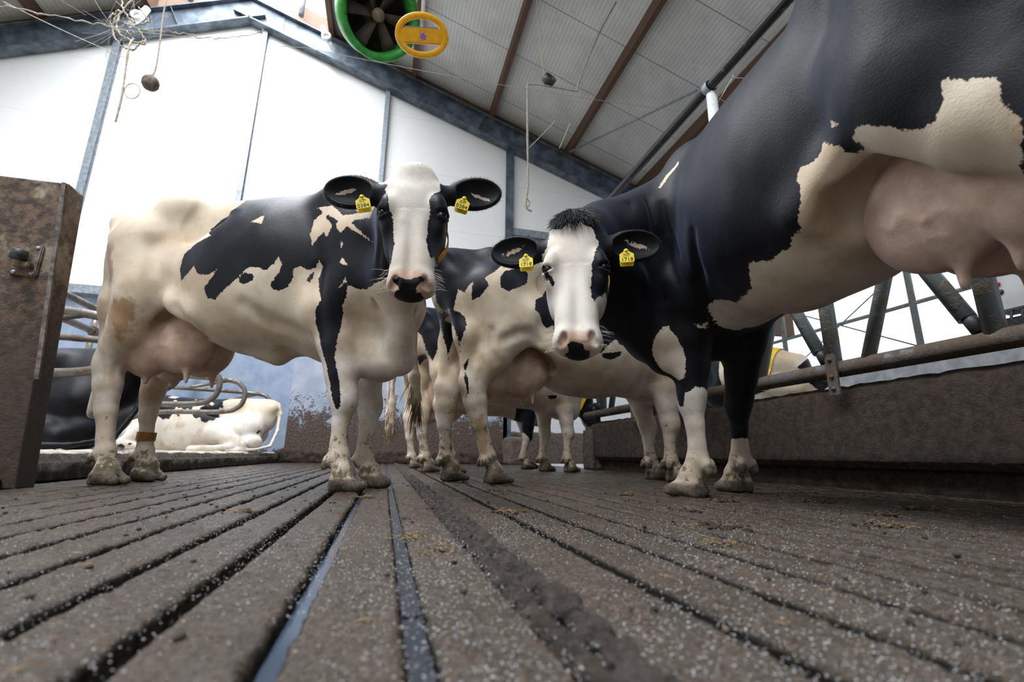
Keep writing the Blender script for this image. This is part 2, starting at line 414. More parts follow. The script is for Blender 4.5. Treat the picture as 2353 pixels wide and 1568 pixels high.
def torso(p):
    q = np.linspace(TX[0], TX[-1], 160)
    tt = spl(TX, np.array(TTOP) + p.get('top', 0), q); tb = spl(TX, np.array(TBOT) + p.get('chest', 0)*np.clip((np.array(TX)-.8)/.3, 0, 1) - p.get('belly', 0)*np.exp(-((np.array(TX)-.75)/.4)**2), q)
    tw = spl(TX, np.array(THW) * p.get('wide', 1), q)
    def fn(X, Y, Z):
        x = X.ravel(); e = lambda a: np.interp(x, q, a)[:, None, None]
        top, bot, w = e(tt), e(tb), e(tw)
        zc = bot + (top - bot) * .47
        z = Z - zc; h = np.where(z > 0, top - zc, zc - bot)
        n = np.where(z > 0, 1.95, 2.25)
        k = (np.abs(Y / w)**n + np.abs(z / h)**n)**(1 / n)
        d = (1 - 1 / np.maximum(k, .05)) * np.sqrt(Y*Y + z*z)
        d = np.where(k < .05, -np.minimum(w, h), d)
        return np.maximum(d * .9, np.maximum(TX[0] - X, X - TX[-1])).astype(np.float32)
    return ((TX[0], -.4, .45), (TX[-1], .4, 1.55), fn)

def hoof(x, y, s, yaw=0.0):
    """two claws, toes forward"""
    c, sn = math.cos(yaw), math.sin(yaw)
    f = lambda a, b, z: (x + a*c - b*sn, y + a*sn + b*c, z)
    pr = []
    for e in (-1, 1):
        pr.append(cone(f(-.030, e*.031, .040), f(.072, e*.028, .020), .041, .021))
        pr.append(cone(f(-.02, e*.024, .075), f(-.045, e*.027, .02), .040, .036))
    return pr
DEWS = []
def leg(sdf, kind, hx, hy, y0, yaw=0.0, bulk=1.0, k=.05, hyaw=0.0):
    """kind 'h' or 'f'; hx, hy hoof position; y0 = side offset of the joint"""
    sg = 1 if y0 > 0 else -1
    if kind == 'h':
        P = [(.02, .155, 1.12, .175), (.075, .185, .90, .140), (.02, .185, .75, .098), (-.06, .168, .64, .070), (-.095, .16, .545, .060), (-.085, .157, .46, .053), (-.06, .155, .33, .040), (-.03, .155, .21, .039), (-.008, .155, .140, .050), (.022, .155, .092, .041), (.045, .155, .058, .046)]
        bx = 0.0; zt = .9
    else:
        P = [(1.30, .15, 1.05, .115), (1.33, .185, .92, .10), (1.20, .18, .78, .105), (1.235, .168, .64, .088), (1.262, .16, .50, .064), (1.28, .157, .40, .058), (1.288, .156, .36, .056), (1.28, .155, .28, .040), (1.278, .155, .19, .038), (1.282, .155, .135, .050), (1.308, .155, .090, .041), (1.330, .155, .058, .046)]
        bx = 1.30; zt = .85
    dx = hx - (.06 if kind == 'h' else 1.35); dy = hy - y0; oy = y0 - sg*.155
    pts = []
    for x, y, z, r in P:
        w = max(0, min(1, (zt - z) / (zt - .08))); w = w*w*(3-2*w)*.35 + w*.65
        pts.append((V3(x + dx*w, sg*y + oy + dy*w, z), r*(1 + (bulk - 1)*max(0, min(1, (z - .12)/.35)))))
    c0 = pts[-3][0]
    for q in (-2, -1):
        dd = pts[q][0][0] - c0[0]; pts[q] = (V3(c0[0] + dd*math.cos(yaw), c0[1] + dd*math.sin(yaw), pts[q][0][2]), pts[q][1])
    sdf.group(chain(pts, .86, (0, 1, 0)), k, .012)
    w = lambda z: max(0, min(1, (zt - z) / (zt - .08)))
    if kind == 'h':
        hk = pts[4][0]
        tb = V3(hk[0]-.062, hk[1], hk[2]+.035)
        sdf.group([ell(tb, (.030, .028, .05)), cone(tb + V3(0, 0, .02), (-.15 + dx*.2, sg*.165, .86), .024, .055), cone(tb, pts[6][0] + V3(-.02, 0, 0), .026, .022)], .05, .03)
        sdf.group([cone((-.15, sg*.15, .86), (-.225, sg*.12, 1.20), .07, .08)], .10)            # back of the thigh
        sdf.group([cone((.10 + dx*.2, sg*.20, .84), (.20, sg*.235, 1.0), .075, .06)], .10)        # stifle into flank
    else:
        kn = pts[6][0]
        sdf.group([ell(kn + V3(.012, 0, .015), (.045, .048, .06))], .03)
        sdf.group([ell((1.12, sg*.20, .80), (.07, .05, .09))], .08)                                # elbow
    ft = pts[-3][0]
    for e in (-1, 1):
        cy, sy = math.cos(yaw), math.sin(yaw); rt = lambda a, b, c: ft + V3(a*cy - b*sy, a*sy + b*cy, c)
        DEWS.append((rt(-.052, e*.034, -.034) * sdf.w))
        sdf.group([cone(rt(-.040, e*.030, -.012), rt(-.050, e*.036, -.040), .020, .016)], .012)
    hq = V3(ft[0] + .055*math.cos(yaw), ft[1] + .055*math.sin(yaw), 0); hf = lambda a, z: hq + V3(a*math.cos(yaw), a*math.sin(yaw), z)
    sdf.group(hoof(ft[0] + .055*math.cos(yaw), ft[1] + .055*math.sin(yaw), 1, yaw), .02, .003)
    sdf.group([cone(hf(.105, .0), hf(.062, .085), .011, .006, .45, (-math.sin(yaw), math.cos(yaw), 0)), cone(hf(-.085, .0), hf(-.065, .06), .012, .008, .6, (-math.sin(yaw), math.cos(yaw), 0))], .010, .0, neg=True)

def head_axes(h):
    n = nrm(h['n']); f = np.asarray(h['f'], float); f = nrm(f - (f @ n) * n); s = np.cross(f, n)
    return np.array([s, n, f])
HN = [-.040, -.018, .02, .07, .12, .17, .22, .28, .34, .40, .45, .50, .527, .545, .555]
HW = [.03, .066, .096, .111, .115, .114, .108, .095, .080, .072, .076, .082, .076, .055, .02]
HF = [-.06, -.035, -.018, -.006, .0, -.002, -.010, -.018, -.024, -.028, -.027, -.030, -.042, -.062, -.08]
HB = [-.10, -.13, -.17, -.205, -.228, -.236, -.232, -.212, -.182, -.155, -.140, -.132, -.122, -.108, -.095]
def head(sdf, h, ears=True):
    R = head_axes(h); o = np.asarray(h['o'], float); sc = h.get('s', 1.0)
    hw = h.get('w', 1.0)
    W = lambda s, n, f: o + sc * (s*hw*R[0] + n*R[1] + f*R[2])
    q = np.linspace(HN[0], HN[-1], 120); tw, tf, tb = spl(HN, HW, q), spl(HN, HF, q), spl(HN, HB, q)
    def fn(X, Y, Z):
        x, y, z = (X - o[0])/sc, (Y - o[1])/sc, (Z - o[2])/sc
        s, n, f = [R[i][0]*x + R[i][1]*y + R[i][2]*z for i in range(3)]; s = s / hw
        w, a, b = np.interp(n, q, tw), np.interp(n, q, tf), np.interp(n, q, tb)
        c = a*.42 + b*.58; g = f - c; hh = np.where(g > 0, a - c, c - b)
        ex = np.where(g > 0, 2.7, 2.1)
        k = (np.abs(s/w)**ex + np.abs(g/hh)**ex)**(1/ex)
        d = (1 - 1/np.maximum(k, .08)) * np.sqrt(s*s + g*g); d = np.where(k < .08, -np.minimum(w, hh), d)
        return (np.maximum(d*.9, np.maximum(HN[0] - n, n - HN[-1])) * sc).astype(np.float32)
    c = W(0, .26, -.1); m = .36*sc
    sdf.group([(c - m, c + m, fn)], .05)
    E = lambda p, r, **k: sdf.group([ell(W(*p), np.array(r)*sc, R)], **k)
    E((0, -.006, -.055), (.064, .044, .05), k=.05)
    for e in (-1, 1):
        E((e*.092, .180, -.030), (.030, .050, .040), k=.035)           # brow
        E((e*.094, .250, -.055), (.020, .030, .030), k=.03)            # below the eye
        E((e*.074, .27, -.14), (.036, .10, .075), k=.05)               # cheek
        E((e*.055, .40, -.055), (.018, .07, .03), k=.04)
        E((e*.046, .497, -.045), (.034, .042, .034), k=.025)           # nostril wing
        E((e*.030, .36, -.03), (.012, .09, .012), k=.04)
    E((0, .505, -.076), (.082, .046, .050), k=.03)                     # muzzle pad
    E((0, .520, -.112), (.050, .030, .026), k=.02)                     # chin
    for e in (-1, 1):
        sdf.group([ell(W(e*.050, .512, -.012), np.array((.014, .024, .026))*sc, R), ell(W(e*.062, .528, -.020), np.array((.012, .013, .024))*sc, R)], .010, .012, neg=True)
        E((e*.114, .214, -.012), (.024, .0165, .024), k=.012, neg=True)  # eye socket
        sdf.group([cone(W(e*.092, .201, -.003), W(e*.114, .193, -.012), .0075*sc, .009*sc), cone(W(e*.114, .193, -.012), W(e*.126, .204, -.044), .009*sc, .008*sc)], .012, .006)
        sdf.group([cone(W(e*.096, .229, -.007), W(e*.116, .234, -.022), .006*sc, .007*sc), cone(W(e*.116, .234, -.022), W(e*.124, .224, -.046), .007*sc, .007*sc)], .012, .006)
    sdf.group([ell(W(0, .548, -.094), np.array((.075, .022, .004))*sc, R)], .008, neg=True)
    if ears:
        for e, key in ((1, 'earL'), (-1, 'earR')):
            ed = nrm(h.get(key, (1.0, -.08, -.10))); ed = ed * (e, 1, 1)        # direction in head space (outwards, down the nose, forwards)
            up = nrm(np.cross((0, 0, 1), ed)) * e; up = nrm(up - (up @ ed)*ed)
            tw_ = h.get('eartwist', -.35); fo = np.cross(ed, up) ; fo = fo if fo[2] > 0 else -fo
            up2 = up*math.cos(tw_) + fo*math.sin(tw_)*1; fo2 = nrm(np.cross(ed, up2)); fo2 = fo2 if fo2[2] > 0 else -fo2
            B = V3(e*.105, .085, -.075)
            A3 = np.array([ed, up2, fo2]) @ R
            c0 = B + ed*.125
            sdf.group([cone(W(*(B - ed*.03)), W(*(B + ed*.05)), .036*sc, .030*sc), ell(W(*c0), np.array((.118, .070, .034))*sc, A3)], .03, .03)
            sdf.group([ell(W(*(c0 + ed*.012 + fo2*.022)), np.array((.096, .053, .031))*sc, A3)], .008, neg=True)
            h['tag%d' % e] = (W(*(c0 - ed*.035 + fo2*.016)), A3)
    h['W'] = W; h['R'] = R; h['sc'] = sc

def cow_fields(sdf, p):
    sdf.w = np.array(p.get('warp', (1, 1, 1)), float)
    sdf.group([torso(p)], .0)
    for e in (-1, 1):
        sdf.group([ell((.19, e*.205, 1.325), (.10, .05, .05))], .15)                    # hook bone
        sdf.group([cone((.20, e*.17, 1.36), (.02, e*.09, 1.41), .05, .05)], .10)
        sdf.group([ell((-.31, e*.115, 1.325), (.06, .045, .06))], .09)                      # pin bone
        sdf.group([cone((1.16, e*.14, 1.32), (1.36, e*.195, .98), .10, .085)], .12)         # shoulder blade
        sdf.group([ell((1.42, e*.15, .98), (.09, .075, .11))], .10)                         # point of shoulder
        if p.get('hollow', 1): sdf.group([ell((.42, e*.24, 1.21), (.13, .03, .10))], .08, neg=True)                # hollow before the hip
        sdf.group([cone((.15, e*.225, .89), (.43, e*.225, .76), .045, .04)], .09)              # flank fold
    sdf.group([cone((1.20, 0, 1.43), (1.05, 0, 1.42), .055, .05)], .1)
    bz = p.get('brisk', 0)
    sdf.group([cone((1.12, 0, .70 + bz), (1.42, 0, .62 + bz), .12, .11), cone((1.42, 0, .62 + bz), (1.50, 0, .85), .10, .10)], .12, .05)   # brisket
    L = p['legs']
    for key, kind, sg in (('hr', 'h', -1), ('hl', 'h', 1), ('fr', 'f', -1), ('fl', 'f', 1)):
        if key in L: leg(sdf, kind, L[key][0], L[key][1], L[key][3] if len(L[key]) > 3 else sg*.155, L[key][2] if len(L[key]) > 2 else 0.0, p.get('bulk', 1.0))
    sdf.w = np.ones(3)
    for ch in p.get('neck', []): sdf.group(chain([(V3(*c[:3]), c[3]) for c in ch]), p.get('neckk', .10), .04)
    for ex in p.get('extra', []): sdf.group(chain([(V3(*c[:3]), c[3]) for c in ex[0]]), ex[1], .01, neg=len(ex) > 2)
    for pts, r, k in p.get('folds', []): sdf.group(chain([(V3(*c), r if 0 < i < len(pts)-1 else r*.4) for i, c in enumerate(pts)]), k, .0, neg=True)
    sdf.w = np.array(p.get('warp', (1, 1, 1)), float)
    if p.get('udder', True):
        ub = p.get('uddz', 0.0); ux = p.get('uddx', 0.0)
        for e in (-1, 1): sdf.group([ell((ux + .28, e*.135, .735 + ub + p.get('cav', 0)), (.17, .095, .105))], .035, neg=True)      # hollow in front of the thigh
        U = [ell((ux + .03, e*.080, .70 + ub), (.17, .105, .20)) for e in (-1, 1)] + [ell((ux + .24, e*.072, .675 + ub), (.18, .098, .155)) for e in (-1, 1)]
        sdf.group(U, .016, .018)
        for tx, ty in p.get('teats', ((.04, .085), (.04, -.085), (.30, .085), (.30, -.085))):
            sdf.group([cone((ux + tx, ty, .55 + ub), (ux + tx + .008, ty, .475 + ub), .021, .0115)], .022)
        for sg, v in p.get('veins', []):
            V = [(V3(ux + .24 + .18*a, sg*(.072 + .098*math.sqrt(max(.02, 1 - a*a - b*b))), .675 + ub + .155*b), .0045) for a, b in v]; sdf.group(chain(V), .010, .004)
    sdf.w = np.ones(3)
    if 'head' in p: head(sdf, p['head'])
    if 'tail' in p: sdf.group(chain([(V3(*c[:3]), c[3]) for c in p['tail']]), .03, .02)
    g = sdf.sub((-1, -1, -.1), (3, 1, .05))
    if g is not None: sdf.d[g[0]] = np.maximum(sdf.d[g[0]], -g[3] + .0005)

def cow_mesh(p, st, hst):
    lo, hi = p.get('box', ((-.55, -.55, -.02), (1.75, .55, 1.62)))
    A = SDF(lo, hi, st); cow_fields(A, p); P, Q = A.mesh(); P = skin(P, Q)
    if 'head' in p and hst:
        h = p['head']; W = h['W']; c = W(0, .22, -.05); r = .40*h['sc']
        Bq = SDF(c - r, c + r, hst); cow_fields(Bq, p); P2, Q2 = Bq.mesh(); P2 = skin(P2, Q2)
        ins = (np.abs(P - c) < r - 1.5*st).all(1)
        Q = Q[~ins[Q].all(1)]
        use = np.unique(Q); mp = np.full(len(P), -1); mp[use] = np.arange(len(use))
        P, Q = P[use], mp[Q]
        Q = np.concatenate([Q, Q2 + len(P)]); P = np.concatenate([P, P2])
    return P, Q

def skin(P, Q, amp=1.0):
    """slow swells and wrinkles pushed along the normals"""
    a = P[Q[:, 1]] - P[Q[:, 0]]; b = P[Q[:, 3]] - P[Q[:, 0]]; n = np.cross(a, b); N = np.zeros_like(P)
    for i in range(4): 
        for c in range(3): N[:, c] += np.bincount(Q[:, i], n[:, c], len(P))
    N /= np.maximum(np.linalg.norm(N, axis=1), 1e-12)[:, None]
    f = np.array([mnoise.noise(Vector((x*4.2, y*4.2, z*5))) * .0065 + mnoise.noise(Vector((x*13, y*13, z*9 + 7))) * .0022 for x, y, z in P])
    return P + N * (f*amp)[:, None]

def head_coords(h, P):
    return ((P - h['o']) @ h['R'].T) / h['sc'] / np.array([h.get('w', 1.0), 1, 1])

# coat patches: outlines on the flank (x, z) of each animal or on its face (across, down the nose)
COAT = {}
COAT['A'] = [
    ('b', 'R', [(0.399,1.603),(0.532,1.419),(0.54,1.346),(0.445,1.308),(0.38,1.258),(0.494,1.167),(0.4,1.134),(0.339,1.089),(0.329,1.014),(0.344,0.952),(0.397,0.987),(0.435,1.013),(0.463,0.971),(0.487,0.963),(0.535,0.957),(0.586,0.986),(0.548,0.941),(0.504,0.899),(0.522,0.853),(0.566,0.845),(0.606,0.877),(0.653,0.911),(0.697,0.95),(0.73,0.98),(0.75,0.985),(0.781,0.981),(0.816,0.971),(0.847,1.005),(0.864,1.038),(0.883,1.007),(0.87,0.958),(0.837,0.91),(0.842,0.89),(0.871,0.878),(0.909,0.898),(0.933,0.941),(0.931,0.982),(0.963,1.001),(0.992,0.982),(1.02,1.0),(1.037,1.034),(1.049,1.012),(1.038,0.943),(1.052,0.894),(1.078,0.834),(1.055,0.783),(1.055,0.726),(1.074,0.657),(1.094,0.588),(1.119,0.508),(1.146,0.389),(1.168,0.335),(1.186,0.359),(1.184,0.418),(1.17,0.487),(1.151,0.576),(1.159,0.646),(1.169,0.72),(1.176,0.799),(1.196,0.847),(1.21,0.894),(1.261,0.874),(1.337,0.865),(1.405,0.873),(1.481,0.879),(1.54,0.896),(1.568,0.943),(1.385,1.252),(1.405,1.322),(1.47,1.321),(1.536,1.304),(1.446,1.314),(1.19,1.539),(1.422,1.142),(1.353,1.14),(0.861,1.566),(0.748,1.575),(0.634,1.584),(0.517,1.594)]),
    ('w', 'R', [(1.077,1.307),(1.051,1.248),(1.099,1.196),(1.074,1.138),(1.05,1.17),(1.023,1.145),(1.002,1.104),(0.993,1.133),(0.983,1.163),(0.988,1.245),(1.031,1.283)]),
    ('w', 'R', [(1.118,1.198),(1.153,1.243),(1.24,1.228),(1.369,1.156),(1.344,1.154),(1.231,1.195),(1.18,1.174),(1.152,1.145),(1.137,1.165)]),
    ('w', 'R', [(0.688,1.228),(0.748,1.27),(0.754,1.212)]),
    ('w', 'R', [(1.154,1.115),(1.169,1.095),(1.16,1.071)]),
    ('w', 'R', [(1.158,1.003),(1.169,1.032),(1.206,0.981),(1.185,0.988)]),
    ('w', 'R', [(1.169,0.882),(1.2,0.931),(1.207,0.894),(1.195,0.904)]),
    ('w', 'R', [(0.979,1.319),(1.335,1.069),(1.076,1.312),(0.987,1.311)]),
    ('b', 'R', [(0.692,0.935),(0.72,0.96),(0.763,0.949),(0.759,0.923),(0.721,0.906),(0.693,0.914)]),
    ('b', 'R', [(0.993,0.932),(1.004,0.966),(1.019,0.983),(1.016,0.949),(1.006,0.918)]),
    ('b', 'H', [(-0.17,0.098),(-0.115,0.091),(-0.099,0.107),(-0.082,0.175),(-0.078,0.212),(-0.067,0.244),(-0.066,0.287),(-0.06,0.354),(-0.064,0.402),(-0.072,0.433),(-0.09,0.442),(-0.15,0.452),(-0.155,0.368),(-0.16,0.281),(-0.165,0.191)]),
    ('b', 'H', [(-0.121,0.066),(-0.099,0.066),(-0.096,0.081),(-0.114,0.101),(-0.17,0.109),(-0.173,0.056)]),
    ('b', 'H', [(0.096,0.045),(0.125,0.044),(0.171,0.09),(0.171,0.175),(0.171,0.257),(0.171,0.338),(0.17,0.415),(0.104,0.436),(0.088,0.37),(0.079,0.386),(0.068,0.408),(0.058,0.38),(0.049,0.332),(0.054,0.294),(0.055,0.247),(0.063,0.209),(0.058,0.168),(0.07,0.134),(0.095,0.1)]),
    ('p', 'H', [(-0.069,0.465),(-0.038,0.458),(0.037,0.46),(0.056,0.485),(0.073,0.518),(0.064,0.566),(0.049,0.584),(-0.047,0.586),(-0.074,0.56),(-0.081,0.519)]),
    ('n', 'H', [(-0.062,0.492),(-0.037,0.493),(-0.007,0.501),(0.034,0.492),(0.05,0.495),(0.034,0.515),(0.023,0.526),(0.02,0.541),(0.044,0.545),(0.042,0.589),(-0.047,0.59),(-0.054,0.541),(-0.037,0.536),(-0.042,0.516),(-0.057,0.503)]),
    ('t', 'R', [(-0.082,0.866),(0.089,0.88),(0.148,0.859),(0.14,0.813),(0.087,0.725),(0.017,0.664),(-0.003,0.72)]),
    ('t', 'R', [(-0.214,1.216),(-0.042,1.153),(-0.012,1.048),(0.014,0.946),(-0.116,0.959),(-0.121,1.068)]),
]
COAT['B'] = [
    ('w', 'L', [(1.045,0.761),(0.986,0.76),(0.91,0.732),(0.902,0.718),(0.817,0.716),(0.755,0.721),(0.711,0.748),(0.667,0.777),(0.635,0.767),(0.595,0.755),(0.555,0.762),(0.522,0.761),(0.484,0.775),(0.432,0.775),(0.421,0.794),(0.389,0.832),(0.379,0.87),(0.387,0.907),(0.368,0.927),(0.325,0.911),(0.294,0.92),(0.286,0.948),(0.265,0.918),(0.239,0.899),(0.242,0.882),(0.231,0.873),(0.195,0.864),(0.185,0.866),(0.203,0.887),(0.169,0.89),(0.139,0.877),(0.1,0.842),(0.071,0.811),(0.038,0.793),(0.017,0.789),(0.003,0.805),(-0.008,0.815),(-0.013,0.851),(-0.024,0.849),(-0.042,0.829),(-0.062,0.821),(-0.078,0.799),(-0.072,0.776),(-0.073,0.746),(-0.083,0.719),(-0.07,0.692),(-0.051,0.669),(-0.018,0.655),(0.0,0.628),(0.009,0.654),(0.036,0.672),(0.065,0.679),(0.075,0.667),(0.068,0.61),(0.06,0.555),(0.179,0.567),(0.11,0.486),(0.119,0.443),(0.151,0.447),(0.185,0.452),(0.222,0.456),(0.262,0.461),(0.304,0.467),(0.35,0.473),(0.4,0.479),(0.455,0.486),(0.514,0.494),(0.579,0.502),(0.651,0.511),(0.73,0.521),(0.816,0.541),(1.207,0.638),(1.22,0.638),(1.245,0.641),(1.177,0.62),(1.121,0.697)]),
    ('w', 'L', [(0.242,0.975),(0.228,0.958),(0.21,0.936),(0.244,0.948)]),
    ('w', 'L', [(1.097,1.302),(1.1,1.364),(1.053,1.407),(1.039,1.39),(1.076,1.355),(1.088,1.295)]),
    ('b', 'H', [(-0.12,0.02),(-0.099,-0.003),(-0.07,0.026),(-0.048,0.038),(-0.035,0.019),(-0.013,0.017),(0.009,0.029),(0.026,0.015),(0.043,0.03),(0.069,0.033),(0.085,0.074),(0.093,0.092),(0.081,0.136),(0.07,0.184),(0.061,0.216),(0.057,0.259),(0.053,0.308),(0.055,0.348),(0.065,0.361),(0.08,0.322),(0.095,0.316),(0.109,0.294),(0.152,0.301),(0.158,0.21),(0.164,0.115),(0.171,0.015),(0.178,-0.089),(0.078,-0.108),(-0.023,-0.129),(-0.143,-0.091),(-0.143,0.018)]),
    ('b', 'H', [(-0.143,0.012),(-0.099,0.002),(-0.105,0.083),(-0.121,0.115),(-0.144,0.116)]),
    ('b', 'H', [(-0.131,0.195),(-0.115,0.204),(-0.104,0.236),(-0.09,0.247),(-0.081,0.267),(-0.088,0.281),(-0.101,0.264),(-0.116,0.242)]),
    ('p', 'H', [(-0.068,0.501),(-0.052,0.487),(0.003,0.486),(0.045,0.488),(0.054,0.511),(0.047,0.551),(0.034,0.581),(-0.043,0.579),(-0.066,0.534)]),
    ('n', 'H', [(-0.038,0.53),(-0.018,0.524),(0.017,0.529),(0.02,0.544),(0.04,0.552),(0.034,0.585),(-0.039,0.583),(-0.047,0.551),(-0.035,0.547)]),
    ('b', 'LL', [(1.12,.40),(1.12,.66),(1.16,.80),(1.19,.95),(1.25,1.1),(1.5,1.1),(1.5,.40)]),
    ('b', 'LR', [(1.2,.1),(1.2,.8),(1.9,.8),(1.9,.1)]),
    ('b', 'LRU', [(1.12,.6),(1.12,.9),(1.25,1.05),(1.9,1.05),(1.9,.6)]),
    ('w', 'LL', [(1.0,.52),(1.18,.48),(1.22,.44),(1.25,.42),(1.275,.365),(1.30,.38),(1.315,.43),(1.34,.47),(1.6,.52),(2,-.1),(.8,-.1)]),
    ('w', 'LR', [(1.3,.26),(1.50,.245),(1.525,.19),(1.55,.15),(1.57,.175),(1.59,.15),(1.62,.18),(1.66,.16),(2,.2),(2,-.1),(1.2,-.1)]),
    ('e', 'L', (.36,.10,.80,.13,.105,.10)),
    ('e', 'LB', (1.245,.255,.60,.058,.075,.150)),
]
COAT['C'] = [
    ('b', 'R', [(-0.377,1.508),(-0.232,1.514),(-0.083,1.521),(0.073,1.527),(0.061,1.362),(0.02,1.272),(-0.028,1.217),(-0.089,1.172),(-0.064,1.123),(-0.11,1.057),(-0.149,1.042),(-0.153,1.106),(-0.145,1.161),(-0.169,1.132),(-0.189,1.089),(-0.225,1.11),(-0.242,0.987),(-0.207,0.969),(-0.18,0.944),(-0.169,0.895),(-0.185,0.846),(-0.198,0.784),(-0.188,0.725),(-0.198,0.765),(-0.232,0.875),(-0.257,1.0),(-0.318,1.068),(-0.34,1.161),(-0.357,1.264),(-0.362,1.399)]),
    ('b', 'R', [(-0.001,1.177),(0.037,1.235),(0.159,1.294),(0.202,1.247),(0.196,1.189),(0.124,1.141),(0.053,1.098),(0.004,1.115)]),
    ('b', 'R', [(0.357,1.197),(0.298,1.117),(0.25,1.092),(0.23,1.012),(0.267,0.99),(0.295,0.935),(0.327,0.914),(0.359,0.939),(0.372,0.875),(0.399,0.863),(0.515,0.907),(0.514,1.016),(0.533,1.142),(0.572,1.288)]),
    ('b', 'R', [(0.542,1.018),(0.541,0.908),(0.549,0.803),(0.662,0.78),(0.682,0.791),(0.725,0.842),(0.77,0.876),(0.799,0.84),(0.886,0.853),(1.082,0.856),(1.207,1.021),(1.515,1.279),(1.166,1.158),(0.991,1.116),(0.822,1.075),(0.677,1.045)]),
    ('b', 'R', [(0.678,0.779),(0.73,0.788),(0.819,0.801),(0.803,0.771),(0.751,0.747),(0.682,0.756)]),
    ('b', 'R', [(-0.135,0.721),(-0.171,0.661),(-0.146,0.583),(-0.138,0.509),(-0.149,0.473),(-0.148,0.511),(-0.166,0.583)]),
    ('t', 'R', [(-0.116,0.365),(-0.047,0.39),(0.001,0.245),(-0.04,0.125),(-0.062,0.147),(-0.072,0.26)]),
]
COAT['D'] = [
    ('b', 'R', [(-0.393,1.608),(-0.163,1.657),(0.082,1.708),(0.068,1.489),(-0.062,1.206),(-0.13,1.123),(-0.193,1.083),(-0.229,0.933),(-0.266,1.014),(-0.319,1.164),(-0.351,1.21),(-0.36,1.417)]),
    ('b', 'R', [(0.592,0.814),(0.68,0.912),(0.838,0.887),(0.891,0.841),(0.809,0.782),(0.766,0.735),(0.692,0.734),(0.626,0.768)]),
    ('b', 'R', [(0.955,0.725),(1.07,0.738),(1.076,0.703),(1.009,0.695)]),
    ('b', 'R', [(1.258,0.845),(1.284,0.936),(1.476,0.959),(1.644,0.845),(1.507,0.772),(1.397,0.771)]),
]
COAT['E'] = [
    ('b', 'R', [(1.003,0.741),(1.219,0.749),(1.322,0.436),(1.278,0.211),(1.322,0.199),(1.116,0.431)]),
]
FOLDS = {}
FOLDS['A'] = [([(0.155,-0.295,1.16),(0.206,-0.309,0.967),(0.21,-0.257,0.833)],0.018,0.07),([(0.327,-0.279,0.823),(0.373,-0.255,0.754),(0.351,-0.13,0.681)],0.012,0.05),([(0.012,-0.159,0.592),(-0.03,-0.135,0.531)],0.007,0.025),([(-0.027,-0.186,0.565),(-0.03,-0.183,0.502),(-0.024,-0.152,0.442)],0.006,0.025),([(1.046,-0.265,0.987),(1.069,-0.3,0.826),(1.086,-0.264,0.672)],0.014,0.06),([(1.439,-0.496,0.983),(1.402,-0.423,0.941),(1.398,-0.382,0.88)],0.01,0.03),([(0.709,-0.301,0.816),(0.809,-0.241,0.745),(0.954,-0.183,0.693)],0.012,0.06)]
FOLDS['B'] = [([(0.383,0.204,0.786),(0.336,0.212,0.821),(0.333,0.165,0.86),(0.321,0.134,0.871),(0.19,0.178,0.783),(0.117,0.169,0.713),(0.081,0.166,0.664),(0.053,0.137,0.585)],0.02,0.05),([(1.059,0.475,1.192),(0.903,0.521,0.967),(1.116,0.382,0.945),(1.166,0.307,0.809)],0.012,0.04),([(1.081,0.392,1.242),(1.077,0.362,1.105),(1.116,0.298,0.971),(1.081,0.278,0.859)],0.01,0.04),([(0.864,0.328,0.963),(0.928,0.277,0.852),(1.04,0.207,0.77)],0.014,0.05),([(1.061,0.337,1.202),(1.076,0.31,1.088),(1.049,0.285,0.979)],0.008,0.03),([(0.22,0.176,0.739),(0.218,0.16,0.66),(0.273,0.128,0.619)],0.01,0.05)]
FOLDS['C'] = [([(0.041,-0.307,0.807),(0.116,-0.323,0.85),(0.2,-0.307,0.867),(0.274,-0.276,0.825)],0.008,0.06),([(0.003,-0.269,0.684),(-0.041,-0.273,0.759),(-0.035,-0.285,0.86)],0.01,0.05),([(-0.078,-0.238,0.634),(-0.09,-0.225,0.56),(-0.058,-0.214,0.5)],0.006,0.02)]
HERD = {}
HERD['A'] = dict(loc=(-1.205, 2.872, 0), rz=math.radians(-23.44), sc=1.0, warp=(.90, 1, 1.045), bulk=1.2,
    legs=dict(hr=(.04, -.155), hl=(-.06, .135), fr=(1.37, -.155), fl=(1.375, .08)),
    head=dict(o=(1.640, -.675, 1.205), n=(.040, -.06, -.584), f=(.27, -.96, .0), s=.935, w=1.07, earL=(1, -.2, -.1)),
    neck=[[(1.10, 0, 1.22, .21), (1.30, -.14, 1.22, .175), (1.48, -.36, 1.17, .135), (1.56, -.53, 1.12, .115)],
          [(1.32, -.05, .86, .15), (1.42, -.24, .94, .12), (1.53, -.48, 1.03, .08)]],
    veins=[(-1, [(.5, .1), (.2, .0), (.0, -.25), (-.3, -.2)]), (-1, [(-.3, .3), (-.55, .1), (-.6, -.2)])],
    extra=[([(.64, -.02, .66, .04), (.70, 0, .635, .045)], .07), ([(1.28, -.06, .60, .09), (1.40, -.12, .58, .075), (1.44, -.20, .72, .06), (1.43, -.27, .86, .06)], .10),
           ([(1.42, -.30, .98, .012), (1.43, -.225, .80, .016), (1.40, -.19, .64, .010)], .03, 1), ([(1.36, -.32, .98, .010), (1.335, -.235, .80, .015), (1.31, -.20, .66, .010)], .03, 1), ([(1.47, -.30, .95, .010), (1.487, -.20, .78, .012), (1.47, -.13, .64, .008)], .03, 1)],
    tail=[(-.33, 0, 1.40, .04), (-.36, 0, 1.25, .03), (-.36, .03, .9, .02), (-.36, .03, .6, .02), (-.36, .03, .35, .03)],
    box=((-.55, -1.0, -.02), (2.0, .5, 1.65)))
